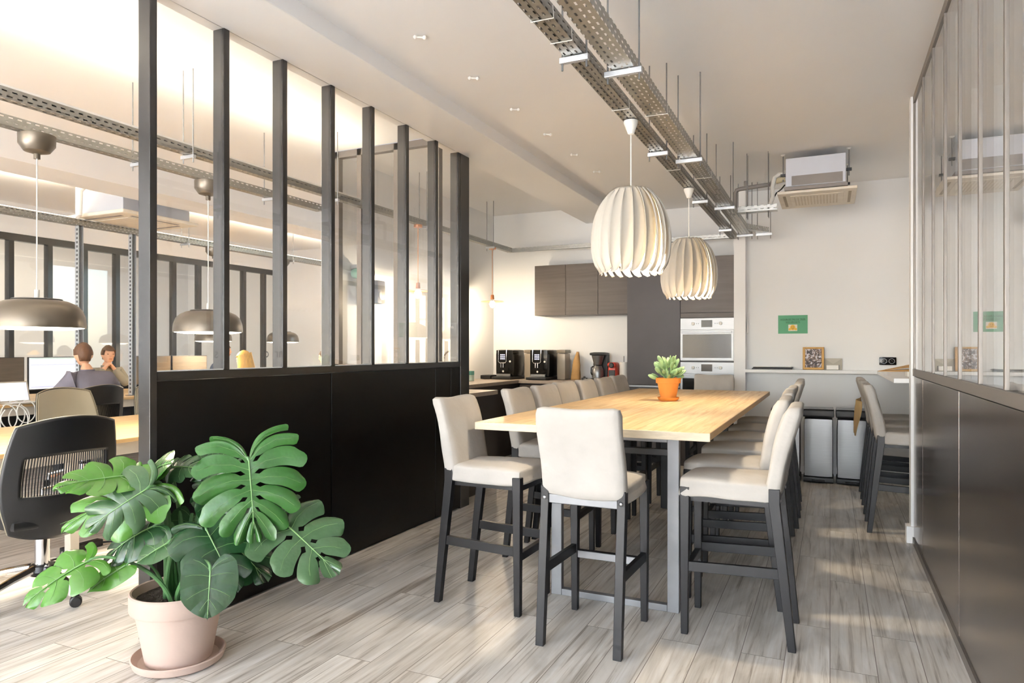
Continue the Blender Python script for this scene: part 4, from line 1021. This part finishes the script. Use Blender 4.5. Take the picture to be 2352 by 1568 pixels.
# ------------------------------------------------------------------ people
M_skin = mat('skin', 'd9a787', .55, 0, .04, 12); M_eye = mat('eye', '2a211c', .3)
def skin(verts, edges, radii, sub=1):
    me = bpy.data.meshes.new('sk'); me.from_pydata(verts, edges, [])
    o = bpy.data.objects.new('sk', me); C.collection.objects.link(o)
    o.modifiers.new('s', 'SKIN')
    for i, r in enumerate(radii): me.skin_vertices[0].data[i].radius = (r, r) if not isinstance(r, tuple) else r
    me.skin_vertices[0].data[0].use_root = True
    sb = o.modifiers.new('u', 'SUBSURF'); sb.levels = sb.render_levels = sub
    r = bpy.data.meshes.new_from_object(o.evaluated_get(bpy.context.evaluated_depsgraph_get()))
    bpy.data.objects.remove(o)
    q = MB(); q.add([tuple(v.co) for v in r.vertices], [tuple(p.vertices) for p in r.polygons]); bpy.data.meshes.remove(r)
    return q
def person(label, loc, rz, hairc, shirtc, handR, handL, lean=.10, up=0.0, long_hair=False, head_turn=0.0, nod=0.0, group=None, elbR=None, elbL=None, seat=.50):
    t = thing('person', label, 'person', loc, rz, group)
    S = seat + up
    pel = Vector((0, 0, S+.08)); sp = Vector((0, lean*.15-.02, S+.28)); ch = Vector((0, lean*.7, S+.47)); nb = Vector((0, lean, S+.60)); hd = Vector((0, lean+.035, S+.70))
    V = [pel, sp, ch, nb, hd]; Ed = [(0,1),(1,2),(2,3),(3,4)]; Rd = [(.13,.10),(.12,.09),(.13,.09),(.058,.056),(.055,.055)]
    SV, SE, SR = [pel+Vector((0,0,.03)), sp, ch, nb+Vector((0,0,-.03))], [(0,1),(1,2),(2,3)], [(.170,.135),(.165,.130),(.190,.140),(.105,.095)]
    for s, H, EL in ((1, handR, elbR), (-1, handL, elbL)):
        sh = ch + Vector((s*.185, -.01, .065)); H = Vector(H); el = Vector(EL) if EL else (sh+H)/2 + Vector((s*.07, -.06, -.13)); d = (H-el).normalized()
        i = len(V); V += [sh, el, H]; Ed += [(2,i),(i,i+1),(i+1,i+2)]; Rd += [.046, .036, .026]
        j = len(SV); SV += [sh, el, H - d*.02]; SE += [(2,j),(j,j+1),(j+1,j+2)]; SR += [.088, .066, .048]
        pm = H + d*.06; i2 = len(V); V += [pm]; Ed += [(i+2,i2)]; Rd += [.030]
        side = d.cross(Vector((0,0,1))); side = side.normalized() if side.length > .1 else Vector((1,0,0)); dn = side.cross(d)
        for k, L in enumerate((.070, .080, .075, .058)):
            b0 = pm + side*(.030 - .020*k); n = len(V); V += [b0 + d*.02, b0 + d*(.02+L*.5) - dn*.006*0, b0 + d*(.02+L*.85) + dn*(-.025)]; Ed += [(i2,n),(n,n+1),(n+1,n+2)]; Rd += [.0095,.009,.008]
        n = len(V); V += [H + d*.03 + side*(.04*s), H + d*.07 + side*(.055*s)]; Ed += [(i+2,n),(n,n+1)]; Rd += [.011,.009]
    TV, TE, TR = [pel+Vector((0,0,.02))], [], [(.165,.13)]
    for s in (-1, 1):
        hp, kn, an, to = pel + Vector((s*.09,.02,-.01)), Vector((s*.13,.43,S+.04)), Vector((s*.13,.38,.09)), Vector((s*.14,.52,.045))
        i = len(V); V += [hp, kn, an, to]; Ed += [(0,i),(i,i+1),(i+1,i+2),(i+2,i+3)]; Rd += [.09,.06,.04,.035]
        j = len(TV); TV += [hp, kn, an]; TE += [(0,j),(j,j+1),(j+1,j+2)]; TR += [.105,.078,.058]
    q = skin(V, Ed, Rd)
    hc = hd + Vector((0, .02 + .05*nod, .085)); Mh = Matrix.Rotation(head_turn, 4, 'Z') @ Matrix.Rotation(-R(28)*nod, 4, 'X')
    def hp_(x, y, z): return hc + (Mh @ Vector((x, y, z)))
    q.ell(hc, (.075, .095, .112), 12, Mh); q.ell(hp_(0,.030,-.055), (.055,.062,.062), 10, Mh)
    q.ell(hp_(0,.098,-.018), (.014,.020,.024), 8, Mh); q.ell(hp_(0,.090,.020), (.05,.012,.012), 8, Mh)
    for s in (-1, 1): q.ell(hp_(s*.076,-.005,-.012), (.010,.020,.032), 8, Mh)
    body = q.build('body', M_skin, t, 80)
    rm = body.modifiers.new('r', 'REMESH'); rm.mode = 'VOXEL'; rm.voxel_size = .009; rm.use_smooth_shade = True
    sm = body.modifiers.new('m', 'SMOOTH'); sm.factor = .5; sm.iterations = 3
    e = MB()
    for s in (-1, 1): e.ell(hp_(s*.031,.084,.004), (.012,.008,.007), 6, Mh)
    e.build('eyes', M_eye, t); MB().ell(hp_(0,.090,-.062), (.024,.007,.006), 6, Mh).build('mouth', mat('lips', 'b06a58', .5), t)
    shirt = skin(SV, SE, SR, 2).build('shirt', mat('shirt_cloth', shirtc, .85, 0, .08, 9, bump=.1), t, 80)
    sd = MB().lathe([(.070,.0),(.066,.045),(.060,.045),(.062,0)], 24, tuple(nb + Vector((0,-.002,-.015)))).build('collar', mat('collar_cloth', shirtc, .85), shirt)
    skin(TV, TE, TR).build('trousers', mat('trouser_cloth', '2b2c33', .85), t, 80)
    # hair cap
    rg = random.Random(hash(label) % 1000 if False else len(label)); hm = MB()
    def hairP(u, v):
        th = v*PI*.72; ph = 2*PI*u
        p = Vector((.082*math.sin(th)*math.sin(ph), -.103*math.sin(th)*math.cos(ph), .120*math.cos(th)))
        if p.y > .045: p.z = max(p.z, .055 + .010*math.sin(9*u)); p.y = min(p.y, .096)
        elif abs(p.x) > .05: p.z = max(p.z, -.010)
        p *= 1 + .05*noise.noise(Vector((p.x*40, p.y*14, p.z*14))) + .02
        return hc + (Mh @ p)
    hm.grid(hairP, 40, 20)
    hm.build('hair', mat('hair', hairc, .6, 0, .25, 40, stretch=(1, 1, .2)), t, 80, weld=True, solid=.004)
    if long_hair:
        def lng(u, v):
            a = PI*(.18 + 1.64*u); w_ = .98 + .22*v
            p = Vector((.086*math.sin(a)*w_, .02 + .102*math.cos(a)*-1*-1*w_ if False else -.012 + .098*math.cos(a)*w_, .075 - .30*v + .006*math.sin(30*u)))
            return hc + (Mh @ p)
        MB().grid(lng, 36, 14).build('long_hair', mat('hair_long', hairc, .55, 0, .22, 40, stretch=(2, 2, .2)), t, 80, solid=.008)
    return t
person('man in a grey shirt seen from behind, working at the lit monitor', (-6.78, 4.56, 0), PI/2 - .05, '5a3d28', '6f6b76', (.13, .30, 1.02), (-.19, .50, .86), .12, .0, False, -.32, .25, elbR=(.31, .10, .90), elbL=(-.30, .22, .84), seat=.515)
person('person with long blond hair in profile, seen through the second tall pane', (-7.02, 6.95, 0), PI/2 + .15, 'c79a4f', '8b6f55', (.12, .36, .86), (-.12, .36, .86), .10, .0, True, .1, .35, seat=.43)
person('person with short brown hair partly hidden behind a mullion, beyond the blond person', (-9.16, 8.24, 0), -PI/2 + .6, '6b4a30', '55617a', (.12, .34, .90), (-.12, .34, .90), .06, .0, False, 0, 0, seat=.54)
person('person facing the viewer across the far desk with hands at the chin', (-9.16, 6.30, 0), -PI/2 - .25, '57402e', '8d8779', (.05, .17, 1.10), (-.05, .17, 1.10), .08, .0, False, 0, .1, elbR=(.22, .20, .86), elbL=(-.22, .20, .86), seat=.50)
person('person looking left, mostly hidden behind the third mullion', (-6.95, 8.50, 0), PI/2 + .3, '4a3626', '7a6a5c', (.12, .36, .86), (-.12, .36, .86), .08, .0, False, 0, .2, seat=.45)

# ------------------------------------------------------------------ potted monstera in front of the partition end
t = thing('potted_monstera', 'large monstera with split leaves in a pale clay pot by the partition end', 'plant', (-2.56, 2.10, 0))
O = Vector((-2.56, 2.10, 0))
MB().lathe([(0,.002),(.165,.002),(.180,.012),(.190,.040),(.184,.044),(.176,.030),(.160,.018),(0,.018)], 56).build('saucer', M_pale, t)
MB().lathe([(0,.019),(.128,.019),(.133,.022),(.172,.235),(.177,.240),(.190,.242),(.194,.250),(.194,.315),(.188,.322),(.180,.320),(.174,.30),(.170,.26),(0,.26)], 64).build('pot', M_pale, t, 30)
def soilP(u, v):
    r = .173*v; a = 2*PI*u; x, y = r*math.cos(a), r*math.sin(a)
    return (x, y, .285 + .012*noise.noise(Vector((x*30, y*30, 0))) + .008*noise.noise(Vector((x*90, y*90, 3))))
MB().grid(soilP, 60, 18).build('soil', M_soil, t, 80)
def leafmat(name, c1, c2, tr):
    m = mat(name, c1, .25, 0, .16, 7, trans=tr, spec=.55, bump=.25, bscale=22)
    return m
LM = [leafmat('leaf_deep', '1b3d20', '', .06), leafmat('leaf_mid', '2b5a22', '', .08), leafmat('leaf_fresh', '447526', '', .12), leafmat('leaf_grey', '365434', '', .08)]
M_vein = mat('leaf_vein', '6b9355', .45); M_stem = mat('petiole_green', '557f4e', .45, 0, .08, 10)
CAM = Vector((0, 0, 1.35))
def leaf(B, T, hw, mi, n=6, split=.30, camw=.75, upw=.5, droop=.05, fold=.12, bend=.06, heart=False, roll=0.0, curl=.05, holes=True, petiole=None, sr=.009, name='leaf', gw=.07):
    B, T = Vector(B), Vector(T); D = (T-B); L = D.length; D.normalize()
    n0 = (CAM - B).normalized()*camw + Vector((0,0,1))*upw
    N_ = (n0 - D*D.dot(n0)).normalized(); N_ = Matrix.Rotation(roll, 3, D) @ N_
    S = N_.cross(D).normalized()
    q = MB(); rl = random.Random(int(abs(B.x*1000+B.y*777+T.z*333)))
    def put(x, y, z):
        # local bend: drooping tip, valley fold, cupped rims
        z2 = z + fold*abs(y) - bend*(max(0, x)/L)**2*L - droop*(abs(y)/hw)**2*hw + curl*hw*noise.noise(Vector((x*7+B.x*30, y*7, B.z*9)))
        return B + D*x + S*y + N_*z2 - O
    def length(tt): # reach of the blade along the lobes
        if heart: return hw*(.80 + .35*max(0, math.sin(PI*min(1, tt*1.02)))**.8)*(1 - .30*tt**2)*(1 - .90*max(0, (tt-.48)/.52)**1.15)
        return hw*(.86 + .34*math.sin(PI*min(1, tt*1.1)))*(1 - .38*tt**1.6)
    for sd in (-1, 1):
        for k in range(n):
            t0, t1 = k/n, (k+1)/n; tc, hf = (t0+t1)/2, .5/n
            jr = 1 + rl.uniform(-.10, .08); jz = rl.uniform(-.10, .16); jc = rl.uniform(-.05, .18)
            def P(a, w_, t0=t0, t1=t1, tc=tc, hf=hf, k=k, jr=jr, jz=jz, jc=jc):
                g = 0.0
                if not heart:
                    if w_ > split: g = ((w_-split)/(1-split))*gw + .03
                    if holes and .10 < w_ < .26 and 0 < k: g += .38*math.sin(PI*(w_-.10)/.16)
                    if w_ > .86: g += .22*((w_-.86)/.14)**2
                lo = 0 if k == 0 and heart else g; hi = g if not (k == n-1) else 0
                tt = tc + (a*2-1)*hf
                tt = tc - hf*(1-lo) if a == 0 else (tc + hf*(1-hi) if a == 1 else tc - hf*(1-lo) + a*(hf*(1-lo) + hf*(1-hi)))
                x0 = L*(1.02 if heart else .93)*max(0, (tt-.20)/.80); ang = R(172)*(1-tt)**1.05 + R(6)*tt**.5
                if heart: ang = R(158)*(1-tt)**1.15 + R(0)
                ang -= R(16 if heart else 34)*w_**1.5*(1-tt)
                r = length(tt)*w_*(1 if heart else jr)
                if not heart: r *= 1 - .10*max(0, w_-.5)*2*(a*2-1)**2
                if tt > .8: r *= 1 - .35*(tt-.8)/.2
                return put(x0 + r*math.cos(ang), sd*r*math.sin(ang), -(.02 if heart else jc)*hw*((a*2-1)**2)*w_ - (0 if heart else jz)*hw*max(0, w_-.3)**2)
            q.grid(P, 5, 12) if sd > 0 else q.grid(lambda a, w_: P(1-a, w_), 5, 12)
    lf = q.build(name, LM[mi], t, 70)
    v = MB().tube([put(L*.97*s, 0, .0035) for s in (0,.2,.4,.6,.8,1)], [.0034,.003,.0024,.002,.0015,.0008], 6)
    for sd in (-1, 1):
        for k in range(n):
            tt = (k+.5)/n; x0 = L*.93*max(0, (tt-.20)/.80); ang = (R(158) if heart else R(172))*(1-tt)**(1.15 if heart else 1.05) + (0 if heart else R(6)*tt**.5)
            r = length(tt)*.86; sw = R(16 if heart else 34)
            v.tube([put(x0 + r*w_*math.cos(ang - sw*w_**1.5*(1-tt)), sd*r*w_*math.sin(ang - sw*w_**1.5*(1-tt)), .0015) for w_ in (0,.35,.7,1)], [.0010,.0008,.0006,.0004], 4)
    v.build('veins', M_vein, lf)
    if petiole:
        P0 = Vector(petiole); c1 = P0 + Vector((0,0,.6))*(B.z-P0.z) + (B-P0)*.12; c2 = B - D*.06 + Vector((0,0,.03))
        pts = [(1-s)**3*P0 + 3*s*(1-s)**2*c1 + 3*s*s*(1-s)*c2 + s**3*B for s in [i/14 for i in range(15)]]
        MB().tube([p - O for p in pts], [sr*(1.25 - .6*i/14) for i in range(15)], 8).build('petiole', M_stem, t)
s0 = (-2.545, 2.085, .285)
def so(a, r=.05): return (s0[0]+r*math.cos(a), s0[1]+r*math.sin(a), .28)
leaf((-2.193,2.137,.885), (-2.110,2.085,.62), .215, 1, 8, .46, 1.0, .35, .10, .10, .10, petiole=so(.3))
leaf((-2.082,2.233,.61), (-1.835,2.225,.475), .175, 3, 5, .28, .9, .6, .06, .10, .08, petiole=so(.1), gw=.17)
leaf((-2.344,2.056,.60), (-2.165,2.03,.415), .150, 0, 5, .45, .9, .5, .10, .10, .10, holes=False, petiole=so(-.4))
leaf((-2.380,2.17,.56), (-2.185,2.21,.40), .160, 0, 5, .42, .8, .6, .10, .06, .10, holes=False, petiole=so(.6))
leaf((-2.224,1.968,.475), (-2.197,1.930,.300), .098, 0, 5, 1, 1.0, .25, .05, .08, .04, heart=True, petiole=so(-.9, .04))
leaf((-2.638,2.03,.825), (-2.470,1.985,.895), .085, 1, 5, 1, .8, .6, .15, .10, .10, heart=True, roll=.25, petiole=so(2.2))
leaf((-2.660,1.93,.820), (-2.765,1.72,.825), .120, 2, 5, .35, .55, 1.0, .10, .22, .10, petiole=so(2.6), holes=False)
leaf((-2.560,1.97,.790), (-2.740,1.70,.690), .150, 2, 5, .22, .25, 1.0, .35, .05, .20, roll=-.5, petiole=so(3.0), holes=False, gw=.30)
leaf((-2.528,1.92,.780), (-2.625,1.75,.670), .130, 3, 5, .22, .2, 1.0, .40, .0, .20, roll=-.9, petiole=so(3.3), holes=False, gw=.30)
leaf((-2.545,1.963,.615), (-2.700,1.83,.520), .105, 0, 5, .40, .35, 1.0, .30, .10, .20, roll=-.3, petiole=so(3.6), holes=False)
leaf((-2.696,1.783,.500), (-2.780,1.590,.420), .105, 2, 4, .45, .65, .8, .15, .12, .25, petiole=(-2.52, 2.03, .285), sr=.008, holes=True)
leaf((-2.464,2.221,.848), (-2.612,2.200,.850), .095, 3, 5, .40, .8, .6, .15, .10, .12, petiole=so(1.4), holes=False)
leaf((-2.447,1.953,.560), (-2.520,1.860,.500), .060, 3, 5, 1, .6, .8, .1, .15, .1, heart=True, petiole=so(-2.2))
leaf((-2.596,2.105,.835), (-2.450,2.100,.855), .075, 3, 5, .5, .5, .9, .25, .1, .15, roll=.5, petiole=so(1.8), holes=False)
leaf((-2.430,2.150,.740), (-2.360,2.120,.610), .110, 3, 5, .40, .7, .3, .15, .1, .1, roll=.8, petiole=so(1.0), holes=False)
leaf((-2.570,2.172,.60), (-2.600,2.150,.46), .09, 3, 5, 1, .8, .2, .1, .1, .1, heart=True, roll=-.5, petiole=so(2.0))
leaf((-2.600,1.880,.470), (-2.690,1.760,.395), .055, 2, 4, 1, .7, .7, .2, .1, .2, heart=True, petiole=so(-2.6), sr=.006)
leaf((-2.385,2.13,.70), (-2.300,2.16,.56), .10, 0, 5, .4, .8, .2, .12, .1, .1, roll=-.6, petiole=so(.8), holes=False)
